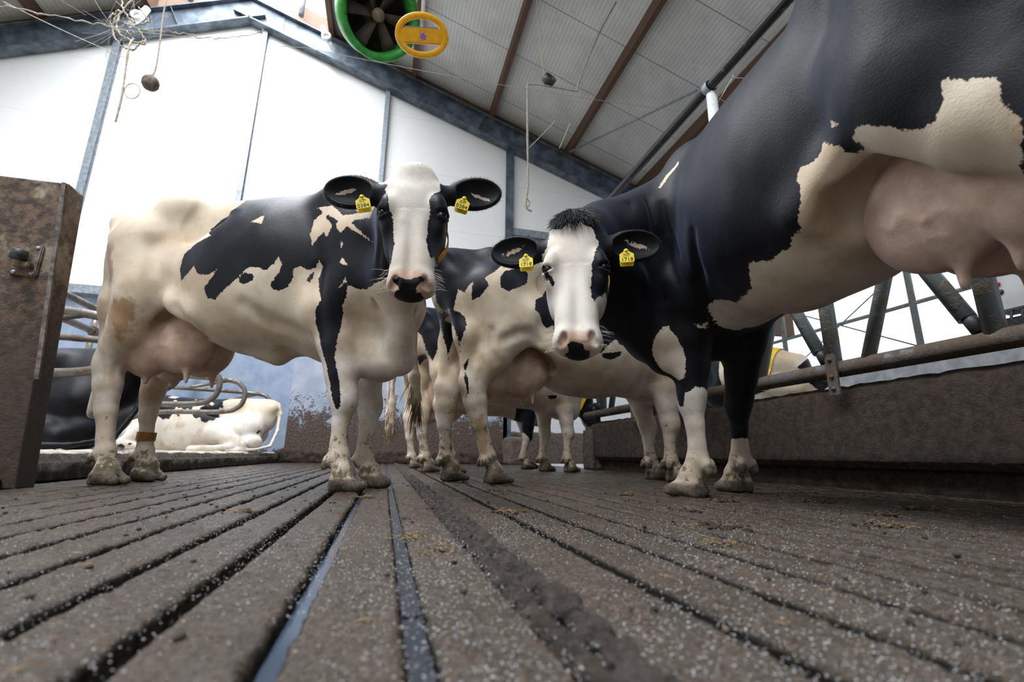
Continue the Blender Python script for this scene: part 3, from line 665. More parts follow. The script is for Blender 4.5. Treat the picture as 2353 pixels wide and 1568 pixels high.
HERD['B'] = dict(loc=(1.255, .495, 0), rz=math.radians(82.4), sc=1.0, warp=(1, 1, 1.09), bulk=1.22, chest=.05, brisk=.07, uddx=-.035, uddz=.01, cav=-.03, hollow=0, extra=[([(1.31, .31, .67, .055), (1.33, .25, .575, .050), (1.30, .14, .575, .06)], .08)], veins=[(1, [(.45, -.15), (.25, -.32), (.05, -.22), (-.15, -.42), (-.35, -.35), (-.5, -.5)]), (1, [(-.15, -.42), (-.10, -.62), (-.3, -.7)])], teats=((.10, .085), (.10, -.085), (.21, .085), (.21, -.085)),
    legs=dict(hr=(-.10, -.155), hl=(-.14, .13), fr=(1.60, -.20, .2, -.10), fl=(1.36, .14, .8)),
    head=dict(o=(.905, .76, 1.012), n=(-.12, .025, -.58), f=(-.967, .25, .0), s=.94),
    neck=[[(1.15, 0, 1.28, .21), (1.27, .27, 1.22, .18), (1.18, .56, 1.10, .14), (1.02, .72, .99, .115)],
          [(1.40, .05, .78, .16), (1.40, .26, .72, .13), (1.20, .56, .80, .09)], [(1.30, .05, 1.0, .16), (1.28, .36, .95, .12), (1.05, .70, .90, .09)]],
    box=((-.55, -.55, -.02), (1.85, 1.2, 1.65)))

def place(u_cam, d_cam, ang_cam, hoof, ang_extra=0):
    """put local point hoof (x, y) at camera-plan position (right, ahead); returns loc, rz"""
    a = math.radians(ang_cam) - YAW
    w = _r0 * u_cam + _fh * d_cam
    return (w.x - math.cos(a)*hoof[0] + math.sin(a)*hoof[1], w.y - math.sin(a)*hoof[0] - math.cos(a)*hoof[1], 0), a
def turned_neck():
    return [[(1.15, 0, 1.20, .21), (1.38, .12, 1.26, .17), (1.50, .32, 1.28, .13), (1.56, .48, 1.30, .11)], [(1.38, .04, .92, .15), (1.50, .24, 1.05, .12), (1.56, .42, 1.15, .09)]]
def standing_neck(z=1.1, y=.1):
    return [[(1.15, 0, 1.20, .21), (1.40, y*.4, 1.25, .17), (1.62, y, 1.15 + z*.1, .13), (1.80, y*1.6, 1.28, .11)], [(1.42, .02, .90, .15), (1.60, y, 1.0, .12), (1.76, y*1.5, 1.12, .09)]]
l_, r_ = place(-.075, 2.80, 20, (.06, -.155))
HERD['C'] = dict(loc=l_, rz=r_, sc=1.0, warp=(1, 1, 1.0), bulk=1.15, belly=.07, veins=[(-1, [(.3, .25), (.05, .3), (.1, 0), (-.2, -.1), (-.1, -.4), (-.3, -.5)])], legs=dict(hr=(.075, -.155), hl=(-.12, .12), fr=(1.34, -.15), fl=(1.40, .15)),
    neck=turned_neck(), head=dict(o=(1.56, .52, 1.36), n=(.1, .6, -.75), f=(.1, .75, .6), s=.94),
    tail=[(-.34, 0, 1.40, .04), (-.42, -.01, 1.27, .028), (-.44, -.02, .95, .02), (-.43, -.03, .72, .018), (-.42, -.03, .60, .03), (-.41, -.03, .47, .028), (-.40, -.03, .38, .012)],
    box=((-.6, -.5, -.02), (2.1, 1.1, 1.62)))
l_, r_ = place(-.45, 4.15, 33, (.06, -.155))
HERD['D'] = dict(loc=l_, rz=r_, sc=1.0, warp=(1, 1, 1.0), bulk=1.1, legs=dict(hr=(.06, -.155), hl=(-.05, .15), fr=(1.34, -.15), fl=(1.25, .15)),
    neck=[[(1.15, 0, 1.20, .21), (1.40, -.06, 1.26, .17), (1.56, -.16, 1.28, .13), (1.64, -.24, 1.30, .11)], [(1.38, -.02, .92, .15), (1.52, -.12, 1.05, .12), (1.60, -.2, 1.15, .09)]], head=dict(o=(1.66, -.26, 1.36), n=(.3, -.45, -.75), f=(.4, -.55, .6), s=.94),
    tail=[(-.34, 0, 1.40, .04), (-.42, .05, 1.27, .028), (-.44, .12, .95, .02), (-.43, .2, .72, .018), (-.42, .22, .60, .03), (-.41, .22, .42, .028), (-.40, .22, .30, .012)],
    box=((-.6, -.85, -.02), (2.3, .6, 1.62)))
l_, r_ = place(-.85, 5.3, 22, (.06, -.155))
HERD['E'] = dict(loc=l_, rz=r_, sc=1.0, warp=(1, 1, 1.0), bulk=1.1, legs=dict(hr=(.06, -.155), hl=(-.05, .15), fr=(1.20, -.15), fl=(1.40, .15)),
    neck=[[(1.15, 0, 1.20, .21), (1.45, 0, 1.13, .16), (1.80, 0, .99, .13), (2.08, 0, .86, .11)], [(1.42, 0, .90, .15), (1.70, 0, .84, .12), (2.0, 0, .74, .09)]],
    head=dict(o=(2.14, 0, .86), n=(.55, 0, -.83), f=(.83, 0, .55), s=.94),
    tail=[(-.34, 0, 1.40, .04), (-.42, .02, 1.27, .028), (-.44, .05, .95, .02), (-.43, .05, .72, .018), (-.42, .05, .60, .03), (-.41, .05, .42, .028), (-.40, .05, .30, .012)],
    box=((-.6, -.5, -.02), (2.8, .5, 1.62)))

# ------------------------------------------------------------------ barn shell
from mathutils import noise as mnoise
def rough_box(name, lo, hi, step, amp, mat, seed=0.0, freq=9.0, kind=None, parent=None, sides='-x-y+z+x+y', soft=0.02):
    """box with lumpy faces"""
    bm = bmesh.new(); lo = Vector(lo); hi = Vector(hi); cells = {}
    def vert(p):
        k = (round(p.x, 4), round(p.y, 4), round(p.z, 4))
        if k not in cells:
            q = Vector(p); n = Vector((0, 0, 0))
            for i in range(3):
                if abs(q[i]-lo[i]) < 1e-5: n[i] -= 1
                if abs(q[i]-hi[i]) < 1e-5: n[i] += 1
            e = sum(abs(c) for c in n)
            if e > 1: q = q - n*soft
            d = mnoise.fractal(q*freq + Vector((seed, seed*2, 0)), 1.0, 2.0, 4) if amp else 0
            if abs(p.z - lo.z) < 1e-5: d = 0
            cells[k] = bm.verts.new(q + n.normalized()*d*amp)
        return cells[k]
    for ax in range(3):
        u, w = (ax+1) % 3, (ax+2) % 3
        nu = max(1, int((hi[u]-lo[u])/step)); nw = max(1, int((hi[w]-lo[w])/step))
        for sgn, val in ((-1, lo[ax]), (1, hi[ax])):
            if ('-' if sgn < 0 else '+') + 'xyz'[ax] not in sides: continue
            for i in range(nu):
                for j in range(nw):
                    q = []
                    for a, b in ((0,0),(1,0),(1,1),(0,1)):
                        p = Vector((0,0,0)); p[ax] = val; p[u] = lo[u] + (hi[u]-lo[u])*(i+a)/nu; p[w] = lo[w] + (hi[w]-lo[w])*(j+b)/nw; q.append(vert(p))
                    bm.faces.new(q if sgn > 0 else q[::-1])
    me = bpy.data.meshes.new(name); bm.to_mesh(me); bm.free(); me.polygons.foreach_set('use_smooth', [True]*len(me.polygons))
    o = link(name, me, mat, parent); return tag(o, kind=kind) if kind else o

YW = 8.6
top_r = lambda x: 8.24 - .349*(x + 1.637)
top_l = lambda x: 8.76 - .48*(-3.12 - x)
beam_top = lambda x: top_r(x) if x > -3.12 else top_l(x)

# floor: slats and grooves along the barn
def make_floor():
    gr = []     # (left, right, depth)
    for k in range(-14, 2): c = .041 + .1195*k; gr.append((c-.0125, c+.0125, .032))
    gr = [g for g in gr if g[1] < .12]
    gr.append((.152, .214, .030))
    for k in range(20): c = .340 + .1205*k; gr.append((c-.0135, c+.0135, .036))
    gr = [g for g in gr if g[0] > -1.58 and g[1] < 2.44]
    ys = np.concatenate([np.linspace(-1.2, .25, 8), .25 + (np.linspace(0, 1, 760)**1.75)*(YW-.25)])
    xs = [(-1.62, 0)]
    for a, b, d in gr:
        xs += [(a-.006, 0), (a, -.004), (a+.0015, -d), (b-.0015, -d), (b, -.004), (b+.006, 0)]
    xs += [(2.62, 0)]
    full = []
    for (x0, z0), (x1, z1) in zip(xs[:-1], xs[1:]):
        n = max(1, int((x1-x0)/(.0052 if -1.0 < x0 < 1.7 else .012))) if z0 == z1 == 0 else 1
        full += [(x0 + (x1-x0)*i/n, z0 + (z1-z0)*i/n) for i in range(n)]
    full.append(xs[-1]); X = np.array([f[0] for f in full]); Z = np.array([f[1] for f in full])
    nx, ny = len(X), len(ys); P = np.zeros((ny, nx, 3)); P[..., 0] = X; P[..., 1] = ys[:, None]; P[..., 2] = Z
    edge = (Z > -.01) & (Z < -.001); topz = Z > -.0005
    wn_ = rng.normal(0, 1, (ny, nx)); bl = lambda a, k: np.mean([np.roll(np.roll(a, i, 0), j, 1) for i in range(-k, k+1) for j in range(-k, k+1)], 0)*(2*k+1)
    rough_ = bl(wn_, 1); mid = bl(rng.normal(0, 1, (ny, nx)), 3)
    P[..., 0] += np.where(edge | (Z < -.01), bl(rng.normal(0, 1, (ny, nx)), 1)*.0011, 0)
    pit = np.clip(wn_ - 1.3, 0, 2)
    P[..., 2] += np.where(topz, wn_*.00042 + rough_*.0006 + mid*.0008 + pit*.0009, 0) + np.where(edge, np.minimum(0, mid*.002 - .0005), 0) + np.where(Z < -.01, mid*.002, 0)
    i = np.arange(ny*nx).reshape(ny, nx)
    Q = np.stack([i[:-1, :-1], i[:-1, 1:], i[1:, 1:], i[1:, :-1]], -1).reshape(-1, 4)
    o = link('floor', np_mesh('floor', P.reshape(-1, 3), Q), MAT['floor']); tag(o, kind='structure')
make_floor()

m = MB(); m.box((-60, -60, -.25), (60, 60, -.06)); tag(m.build('ground', plain('yard', (.16, .17, .12), .9)), kind='structure')
m = MB(); m.box((-12, YW+.2, -.05), (2.62, 14, -.001)); tag(m.build('floor_passage', MAT['floor']), kind='structure')
m = MB(); m.box((2.62, -4, -.06), (8.0, 40, -.002)); tag(m.build('floor_feed_alley', MAT['concrete']), kind='structure')
m = MB(); m.box((-10, -7.2, 0), (8.2, -7.0, 4.3)); tag(m.build('wall_front', MAT['timber']), kind='structure')  # unseen wall added behind the camera to cut low front light
m = MB(); m.box((-10.2, -7.2, 0), (-10.0, 8.9, 2.2)); tag(m.build('wall_left', MAT['plinth_clean']), kind='structure')  # unseen low wall added to hold back light from the left
m = MB(); m.box((8.0, -6, -.06), (8.2, 40, 1.72)); tag(m.build('wall_right', MAT['concrete']), kind='structure')

# end wall: white cladding above, splattered concrete below
poly = [(-10, 2.62), (2.20, 2.62), (2.20, 4.62), (9, 4.62), (9, top_r(9)-.1), (-3.12, top_r(-3.12)-.12), (-10, top_l(-10)-.1)]
m = MB(); m.prism(poly, 1, YW, YW+.14); tag(m.build('wall_back', MAT['cladding']), kind='structure')
m = MB(); m.box((2.20, YW-.02, 2.9), (9, YW+.10, 4.52)); tag(m.build('wall_back_timber', MAT['timber']), kind='structure')
m = MB(); m.box((-10, YW+.12, 0), (-1.57, YW+.30, 2.66)); tag(m.build('wall_back_left', MAT['plinth_clean']), kind='structure')
m = MB(); m.box((-1.57, YW-.10, 0), (2.14, YW+.10, 2.66)); tag(m.build('wall_back_lower', MAT['plinth']), kind='structure')
m = MB(); m.box((2.0, 11.6, 0), (9, 11.75, 3.2)); tag(m.build('wall_passage', MAT['cladding']), kind='structure')
rough_box('baseboard_back', (-1.60, YW-.34, -.02), (2.14, YW-.09, .21), .03, .035, MAT['muck'], 3.0, 11, 'structure')
rough_box('wall_end_block', (2.02, YW-.75, -.02), (2.36, YW-.2, .46), .04, .012, MAT['muck_pale'], 9.0, 9, 'structure')
rough_box('wall_passage_low', (2.2, 9.3, -.03), (7.5, 9.5, .62), .08, .02, MAT['muck_pale'], 12.0, 9, 'structure')
# rafters, girts and wall columns
def rafter(name, p, q, e0=0.0, e1=0.0):
    d = Vector((q[0]-p[0], 0, q[1]-p[1])); L = d.length; a = math.atan2(d.z, d.x)
    M = Matrix.Translation((p[0], YW-.12, p[1])) @ Matrix.Rotation(-a, 4, 'Y')
    m = MB(); m.box((-.02, -.10, -.022), (L+.02, .10, 0), M); m.box((-.02-e0, -.10, -.46), (L+.02+e1, .10, -.435), M); m.box((-e0*.6, -.008, -.44), (L+e1*.6, .008, -.02), M)
    for t in (.42, .66, .80): m.box((L*t, -.09, -.44), (L*t+.012, .09, -.02), M)
    return tag(m.build(name, MAT['girder']), kind='structure')
rafter('trim_1', (-3.12, 8.74), (8.0, top_r(8.0)), .09, 0)
rafter('trim_2', (-9.5, top_l(-9.5)), (-3.12, 8.74), 0, .09)
for i, (x, w, zb) in enumerate(((-5.12, .10, 2.62), (-2.81, .085, 2.62), (-.44, .085, 2.62), (2.14, .15, 0.0))):
    m = MB(); y0 = YW-.12; zt = beam_top(x)-.45
    m.box((x-w/2, y0+.02, zb), (x+w/2, y0+.032, zt)); m.box((x-w/2, y0+.108, zb), (x+w/2, y0+.12, zt)); m.box((x-.006, y0+.03, zb), (x+.006, y0+.11, zt))
    tag(m.build('trim_%d' % (3+i), MAT['galvanised'] if i < 3 else MAT['girder']), kind='structure')
m = MB(); m.box((-10, YW-.06, 2.56), (-1.57, YW+.16, 2.70)); tag(m.build('trim_7', MAT['galvanised']), kind='structure')
m = MB(); m.box((2.20, YW-.08, 4.50), (9, YW+.02, 4.66)); tag(m.build('trim_8', MAT['galvanised']), kind='structure')
m = MB(); m.prism([(-3.75, top_l(-3.75)-.44), (-3.12, 8.24), (-2.49, top_r(-2.49)-.44), (-2.49, top_r(-2.49)-.03), (-3.12, 8.70), (-3.75, top_l(-3.75)-.03)], 1, YW-.140, YW-.124); tag(m.build('trim_24', MAT['girder']), kind='structure')
# gable boards over the rafters, under the open ridge
for nm, pts in (('trim_9', [(-1.60, top_r(-1.60)), (-1.60, top_r(-1.60)+.52), (-3.12, 9.28), (-3.12, 8.76)]), ('trim_10', [(-4.72, top_l(-4.72)), (-4.72, top_l(-4.72)+.52), (-3.12, 9.28), (-3.12, 8.76)])):
    m = MB(); m.prism(pts, 1, YW-.02, YW+.05); tag(m.build(nm, MAT['gable_board']), kind='structure')
m = MB(); m.prism([(-1.6, top_r(-1.6)-.06), (8.2, top_r(8.2)-.06), (8.2, top_r(8.2)+.22), (-1.6, top_r(-1.6)+.22)], 1, YW-.06, YW+.06); tag(m.build('trim_11', MAT['timber']), kind='structure')
m = MB(); m.prism([(-4.7, top_l(-4.7)-.02), (-9.5, top_l(-9.5)-.02), (-9.5, top_l(-9.5)+.22), (-4.7, top_l(-4.7)+.22)], 1, YW-.06, YW+.06); tag(m.build('trim_12', MAT['timber']), kind='structure')
# roof slopes and purlins; the ridge stays open to the sky
YF = -7.0
m = MB(); m.prism([(-1.58, top_r(-1.58)+.22), (8.4, top_r(8.4)+.22), (8.4, top_r(8.4)+.30), (-1.58, top_r(-1.58)+.30)], 1, YF, YW+.3); tag(m.build('ceiling_right', MAT['roof']), kind='structure')
m = MB(); m.prism([(-4.72, top_l(-4.72)+.22), (-10.0, top_l(-10.0)+.22), (-10.0, top_l(-10.0)+.30), (-4.72, top_l(-4.72)+.30)], 1, YF, YW+.3); tag(m.build('ceiling_left', MAT['roof']), kind='structure')
for i, x in enumerate((-1.60, .046, 1.70, 3.40, 5.10, 6.80, -4.72, -6.25, -7.8)):
    f = top_r if x > -3 else top_l; h = .20 if x not in (-1.60, -4.72) else .42
    m = MB(); m.box((x-.045, YF, f(x)-.0), (x+.045, YW-.05, f(x)+h+.02)); tag(m.build('trim_%d' % (13+i), MAT['timber']), kind='structure')
m = MB(); m.tube([(-2.2, YW-.2, 8.55), (-2.2, YW-.2, 9.6)], .05); m.tube([(-4.1, YW-.2, 8.35), (-4.3, YW-.2, 9.4)], .05); tag(m.build('trim_22', MAT['galvanised']), kind='structure')

# feed wall on the right, kerb of the cubicles on the left
rough_box('wall_feed', (2.42, -1.4, .115), (2.60, 5.45, .555), .035, .008, MAT['muck'], 1.0, 14, 'structure', sides='-x-y-z+z+y')
rough_box('wall_feed_foot', (2.50, -1.4, -.04), (2.62, 5.45, .16), .05, .012, MAT['muck'], 5.0, 14, 'structure', sides='-x-y+y')
rough_box('trim_23', (2.40, 5.30, -.03), (2.66, 5.66, .50), .03, .02, MAT['muck_pale'], 7.0, 12, 'structure', soft=.06)
rough_box('wall_kerb', (-1.86, .4, -.03), (-1.60, YW+.1, .135), .04, .018, MAT['muck'], 2.0, 12, 'structure', soft=.03)
rough_box('floor_cubicles', (-6.5, .4, .10), (-1.68, YW+.12, .150), .06, .022, MAT['bedding'], 4.0, 10, 'structure', sides='-x-y+z+x+y')

# ------------------------------------------------------------------ coats
def _hide():
    t = NT('cow hide'); p = t.pos()
    n1 = t.noise(70, 3, .6); n2 = t.noise(260, 2); fur = t.noise(560, 4, .65, t.scale(p, (.24, .8, .34)), .35)
    edge = t.math('ADD', t.math('MULTIPLY', t.math('SUBTRACT', n1, .5), .020), t.math('MULTIPLY', t.math('SUBTRACT', n2, .5), .008))
    blk = t.ramp(t.math('ADD', t.attr('black'), edge), -.0012, .0012)
    nos = t.ramp(t.math('ADD', t.attr('nose'), t.math('MULTIPLY', edge, .6)), -.001, .001)
    pk = t.ramp(t.math('ADD', t.attr('pink'), t.math('MULTIPLY', edge, 1.0)), -.012, .012)
    big = t.noise(4, 4)
    white = t.mix(t.attr('tan'), t.mix(t.ramp(big, .3, .7), (.74, .69, .62), (.86, .84, .80)), t.mix(t.ramp(big, .3, .7), (.60, .47, .33), (.80, .71, .58))); white = t.mix(t.math('MULTIPLY', fur, .30), white, (.50, .40, .29))
    sn = t.ramp(t.math('ADD', t.attr('stain'), t.math('ADD', t.math('MULTIPLY', t.math('SUBTRACT', t.noise(22, 5, .65), .5), .09), -.004)), -.012, .022)
    white = t.mix(t.math('MULTIPLY', sn, .8), white, t.mix(n1, (.22, .10, .03), (.46, .26, .11)))
    pink = t.mix(t.ramp(t.noise(16, 4), .3, .7), (.50, .34, .27), (.68, .50, .41))
    black = t.mix(t.ramp(t.noise(6, 4), .35, .7), (.006, .0065, .009), (.014, .0145, .019))
    c = t.mix(pk, white, pink)
    # dung splashes low down, in blotches
    dn = t.noise(13, 7, .7); dv = t.noise(55, 5, .7); da = t.attr('dirt')
    d = t.ramp(t.math('ADD', t.math('MULTIPLY', t.math('SUBTRACT', dn, .5), 1.6), t.math('ADD', t.math('MULTIPLY', t.math('SUBTRACT', dv, .5), .9), da)), .52, .72)
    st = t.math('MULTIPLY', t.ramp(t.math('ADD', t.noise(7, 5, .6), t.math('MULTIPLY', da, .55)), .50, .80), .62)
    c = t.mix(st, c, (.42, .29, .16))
    c = t.mix(blk, c, black); c = t.mix(nos, c, (.006, .006, .007))
    c = t.mix(t.math('MULTIPLY', d, t.math('SUBTRACT', .92, t.math('MULTIPLY', blk, .6))), c, t.mix(dv, (.05, .04, .022), (.17, .14, .085)))
    hf = t.attr('hoof'); c = t.mix(t.math('MULTIPLY', hf, t.fmix(t.ramp(dn, .3, .6), .55, 1.0)), c, t.mix(t.ramp(dv, .3, .7), (.035, .028, .02), (.15, .12, .085)))
    r = t.fmix(blk, .75, .44); r = t.fmix(nos, r, .28); r = t.fmix(pk, r, .45)
    t.bump(t.math('ADD', t.math('MULTIPLY', fur, .7), t.math('MULTIPLY', n1, .12)), .40, .004)
    m = t.out(c, r, Sheen__Weight=t.fmix(blk, .12, .14), Sheen__Roughness=.4, Specular__IOR__Level=t.fmix(blk, .25, .17))
    t.set(t.b.inputs['Sheen Tint'], (.55, .68, 1.0))
    return m
MAT['hide'] = _hide()
MAT['eye'] = plain('eye', (.004, .003, .004), .06, .1)
MAT['eye_white'] = plain('eye white', (.60, .55, .55), .2, .1)
MAT['hair_black'] = plain('black hair', (.008, .008, .010), .5, .3, 90)
MAT['hair_white'] = plain('cream hair', (.72, .64, .52), .7, .15, 90)
MAT['hair_brown'] = plain('soiled hair', (.20, .13, .06), .8, .3, 60)

def coat(key, p, P):
    base = p.get('base', -1.0); sd = np.full(len(P), .2*base); pk = np.full(len(P), -.2); ns = np.full(len(P), -.2); tn = np.full(len(P), -.2)
    w = np.array(p.get('warp', (1, 1, 1)), float); U = P / w; y = P[:, 1]
    low = (P[:, 2] < .72) & ~((P[:, 2] > .42) & (np.abs(y) < .30) & (P[:, 0] > .30) & (P[:, 0] < 1.10)) & ~((np.abs(y) < .21) & (P[:, 0] > -.1) & (P[:, 0] < .75) & (P[:, 2] > .5))
    ish = np.zeros(len(P), bool); hc = None
    if 'head' in p:
        h = p['head']; hc = head_coords(h, P)
        ish = (np.abs(hc[:, 0]) < .36) & (hc[:, 1] > -.07) & (hc[:, 1] < .6) & (hc[:, 2] < .05) & (hc[:, 2] > np.where(np.abs(hc[:, 0]) < .118, -.10 - .04*(hc[:, 1] > .1) - .1*(hc[:, 1] > .3), -.14))
        ish &= (np.abs(hc[:, 0]) < .13) | (hc[:, 1] < .26)
        sd[ish] = .2*p.get('face', -1.0)
    for kind, reg, poly in COAT.get(key, []):
        if reg == 'H': m = ish
        elif reg == 'LL': m = ~ish & (y > -.02) & (P[:, 2] < 1.12)
        elif reg == 'LR': m = ~ish & (y < .0) & (P[:, 2] < .8)
        elif reg == 'LRU': m = ~ish & (y < -.03) & (P[:, 2] < 1.05)
        elif reg == 'LB': m = ~ish & (np.abs(y) < .44) & (P[:, 0] > 1.0)
        elif reg == 'R': m = ~ish & (~low | (y < .01))
        else: m = ~ish & (~low | (y > -.01))
        if not m.any(): continue
        if kind == 'e':
            e = np.array(poly); sd = np.minimum(sd, np.where(ish, 9, (np.sqrt((((P - e[:3])/e[3:])**2).sum(1)) - 1)*e[3])); continue
        q = hc[m][:, :2] if reg == 'H' else P[m][:, [0, 2]]
        s = poly_sd(q, poly)
        if kind == 'b': sd[m] = np.maximum(sd[m], s)
        elif kind == 'w': sd[m] = np.minimum(sd[m], -s)
        elif kind == 'p': pk[m] = np.maximum(pk[m], s)
        elif kind == 't': tn[m] = np.maximum(tn[m], s)
        elif kind == 'n': ns[m] = np.maximum(ns[m], s)
    if p.get('speck'):
        f = np.array([mnoise.fractal(Vector((a*5.5, b*5.5, d*5.5)), 1.0, 2.0, 3) for a, b, d in P]); up = np.clip((P[:, 2] - .36)/.2, 0, 1)*np.clip((P[:, 0] - .10)/.3, 0, 1)
        sd = np.maximum(sd, (f*.9 + up*1.0 - .66)*.06)
    if hc is not None:
        ear = (np.abs(hc[:, 0]) - .132) ; ear = np.where((hc[:, 1] < .22) & (np.abs(hc[:, 0]) < .5) & (hc[:, 2] < .1) & (hc[:, 2] > -.25) & ish, ear, -1)
        sd = np.maximum(sd, np.where(ear > 0, np.maximum(ear, .02), -1))
        for e in (-1, 1):           # pale skin inside the ear
            k = np.sqrt(((hc[:, 0]*e - .255)/.036)**2 + ((hc[:, 1] - .066 - (hc[:, 0]*e-.25)*.3)/.008)**2); v = np.where(ish & (hc[:, 2] > -.125), (1 - k)*p.get('earpink', .010), -1); sd = np.minimum(sd, np.where(v > -.03, -v, 9)); pk = np.maximum(pk, v)
    if p.get('udder', True) and not p.get('lying'):
        ub, ux = p.get('uddz', 0), p.get('uddx', 0); b = np.full(len(P), 9.)
        for c, r in [((ux+.03, e*.080, .70+ub), (.17, .105, .20)) for e in (-1, 1)] + [((ux+.24, e*.072, .675+ub), (.18, .098, .155)) for e in (-1, 1)]:
            b = np.minimum(b, np.sqrt((((U - c)/r)**2).sum(1)))
        for tx, ty in p.get('teats', ((.04, .085), (.04, -.085), (.30, .085), (.30, -.085))):
            t_ = np.clip((.55+ub - U[:, 2])/.075, 0, 1.4); dd = np.sqrt((U[:, 0]-ux-tx-.008*t_)**2 + (U[:, 1]-ty)**2)
            b = np.where((U[:, 2] < .56+ub) & (dd < .05) & (U[:, 2] > .38 + ub), np.minimum(b, .9), b)
        u = (1.10 - b)*.12; pk = np.maximum(pk, u); sd = np.minimum(sd, -u + .0)
    z = P[:, 2]
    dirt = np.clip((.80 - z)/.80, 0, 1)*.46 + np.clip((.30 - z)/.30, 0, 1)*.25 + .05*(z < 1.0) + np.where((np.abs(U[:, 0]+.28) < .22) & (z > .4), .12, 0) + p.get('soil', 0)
    if ish.any(): dirt[ish] = 0.0
    hoof = np.clip((.060 - z)/.012, 0, 1)
    for q in p.get('dew', []): hoof = np.maximum(hoof, np.clip((.030 - np.linalg.norm(P - q, axis=1))/.008, 0, 1))
    soil_ = np.clip((z - .35)/.35, 0, 1)*np.where(ish, 0.08, 1.0); soil_ = np.where((P[:, 0] > 1.05) & (z < .75), soil_*.5, soil_)
    if p.get('lying'): hoof *= 0; dirt = np.clip((.5 - z)/.5, 0, 1)*.2
    return dict(black=sd, pink=pk, nose=ns, dirt=dirt, hoof=hoof, tan=soil_, stain=tn)

def tuft(name, mat, parent, pts, dirs, length, rad, n=5, droop=.3, seed=1):
    """locks of hair: thin tapering curved cones"""
    r = random.Random(seed); m = MB()
    for p, d in zip(pts, dirs):
        p = Vector(p); d = Vector(d).normalized(); L = length*r.uniform(.6, 1.15); q = [p - d*.01]
        v = d + Vector((r.gauss(0, .18), r.gauss(0, .18), r.gauss(0, .18)))
        for i in range(4):
            v = (v + Vector((0, 0, -droop*.4))).normalized(); q.append(q[-1] + v*L/4)
        m.tube(q, [rad, rad*.9, rad*.7, rad*.45, rad*.1], 4, cap=False)
    return m.build(name, mat, parent)

def skin_roots(root, key, test, n, seed):
    me = [q for q in root.children if q.name.startswith('body')][0].data; a = np.empty(len(me.vertices)*3, np.float32); me.vertices.foreach_get('co', a); a = a.reshape(-1, 3).astype(float)
    nn = np.empty(len(me.vertices)*3, np.float32); me.vertices.foreach_get('normal', nn); nn = nn.reshape(-1, 3).astype(float)
    h = HERD[key]['head']; hc = head_coords(h, a); idx = np.flatnonzero(test(hc, nn @ h['R'].T)); g = np.random.default_rng(seed); k = g.choice(idx, min(n, len(idx)), replace=False)
    return a[k], nn[k], hc[k]

def sphere(name, mat, parent, c, r, seg=24, R=None):
    me = bpy.data.meshes.new(name); bm = bmesh.new(); bmesh.ops.create_uvsphere(bm, u_segments=seg, v_segments=seg//2, radius=1)
    for v in bm.verts:
        q = np.array(v.co)*np.array(r)
        if R is not None: q = q @ R
        v.co = Vector(q + np.asarray(c))
    bm.to_mesh(me); bm.free(); me.polygons.foreach_set('use_smooth', [True]*len(me.polygons)); return link(name, me, mat, parent)

def text_mesh(name, txt, size, M, mat, parent, depth=.0006):
    cu = bpy.data.curves.new(name, 'FONT'); cu.body = txt; cu.size = size; cu.align_x = 'CENTER'; cu.align_y = 'CENTER'; cu.extrude = depth; cu.resolution_u = 3
    o = bpy.data.objects.new(name, cu); COL.objects.link(o); dg = bpy.context.evaluated_depsgraph_get()
    me = bpy.data.meshes.new_from_object(o.evaluated_get(dg)); bpy.data.objects.remove(o); me.transform(M)
    return link(name, me, mat, parent)

def basis(o, x, y, z): return Matrix(((x[0], y[0], z[0], o[0]), (x[1], y[1], z[1], o[1]), (x[2], y[2], z[2], o[2]), (0, 0, 0, 1)))

def ear_tag(root, p, e, number, tilt=0.0, size=.052):
    """yellow plastic tag with a rounded neck, hanging from the middle of the ear"""
    h = p['head']; o, A = h['tag%d' % e]; R = h['R']; fo = nrm(.35*A[2] + nrm(np.array(h.get('tagface', R[2]))))
    dn = nrm(np.array([0, 0, -1.0]) + R[0]*tilt); dn = nrm(dn - fo*(dn @ fo)); sx = np.cross(dn*-1, fo)
    s = size; o = np.array(o) + fo*.012 + np.array(h.get('tagoff', (0, 0, 0)))
    prof = [(-.16, .42), (-.16, .30), (-.34, .16), (-.50, .06), (-.50, -.52), (-.42, -.60), (.42, -.60), (.50, -.52), (.50, .06), (.34, .16), (.16, .30), (.16, .42)]
    M = basis(o + dn*.048, sx, -dn, fo)
    m = MB(); m.prism([(x*s, y*s) for x, y in prof], 2, -.0012, .0012)
    for v_i in range(len(m.v)): m.v[v_i] = tuple(M @ Vector(m.v[v_i]))
    t = m.build('ear_tag', MAT['tag_yellow'], root); t['label'] = 'yellow ear tag numbered %s' % number
    Mf = M @ Matrix.Translation((0, -.39*s, .0016)); text_mesh('number', number, s*.42, Mf, MAT['ink'], t)
    for yy, tx in ((.06, 'NL 7843'), (-.08, '0 8 6 5 1')): text_mesh('lettering', tx, s*.13, M @ Matrix.Translation((0, yy*s, .0016)), MAT['ink'], t)
    b = MB(); b.lathe([(0, .004), (.006, .004), (.007, .001), (.007, 0)], M @ Matrix.Translation((0, .34*s, .001)), 14); b.build('stud', MAT['tag_yellow'], t)
    m2 = MB(); M2 = basis(o + dn*.054 - fo*.016, sx, -dn, fo); m2.prism([(x*s*.95, y*s*1.05) for x, y in prof], 2, -.0012, .0012)
    for v_i in range(len(m2.v)): m2.v[v_i] = tuple(M2 @ Vector(m2.v[v_i]))
    m2.build('tag_back', MAT['tag_yellow'], t)
    return t

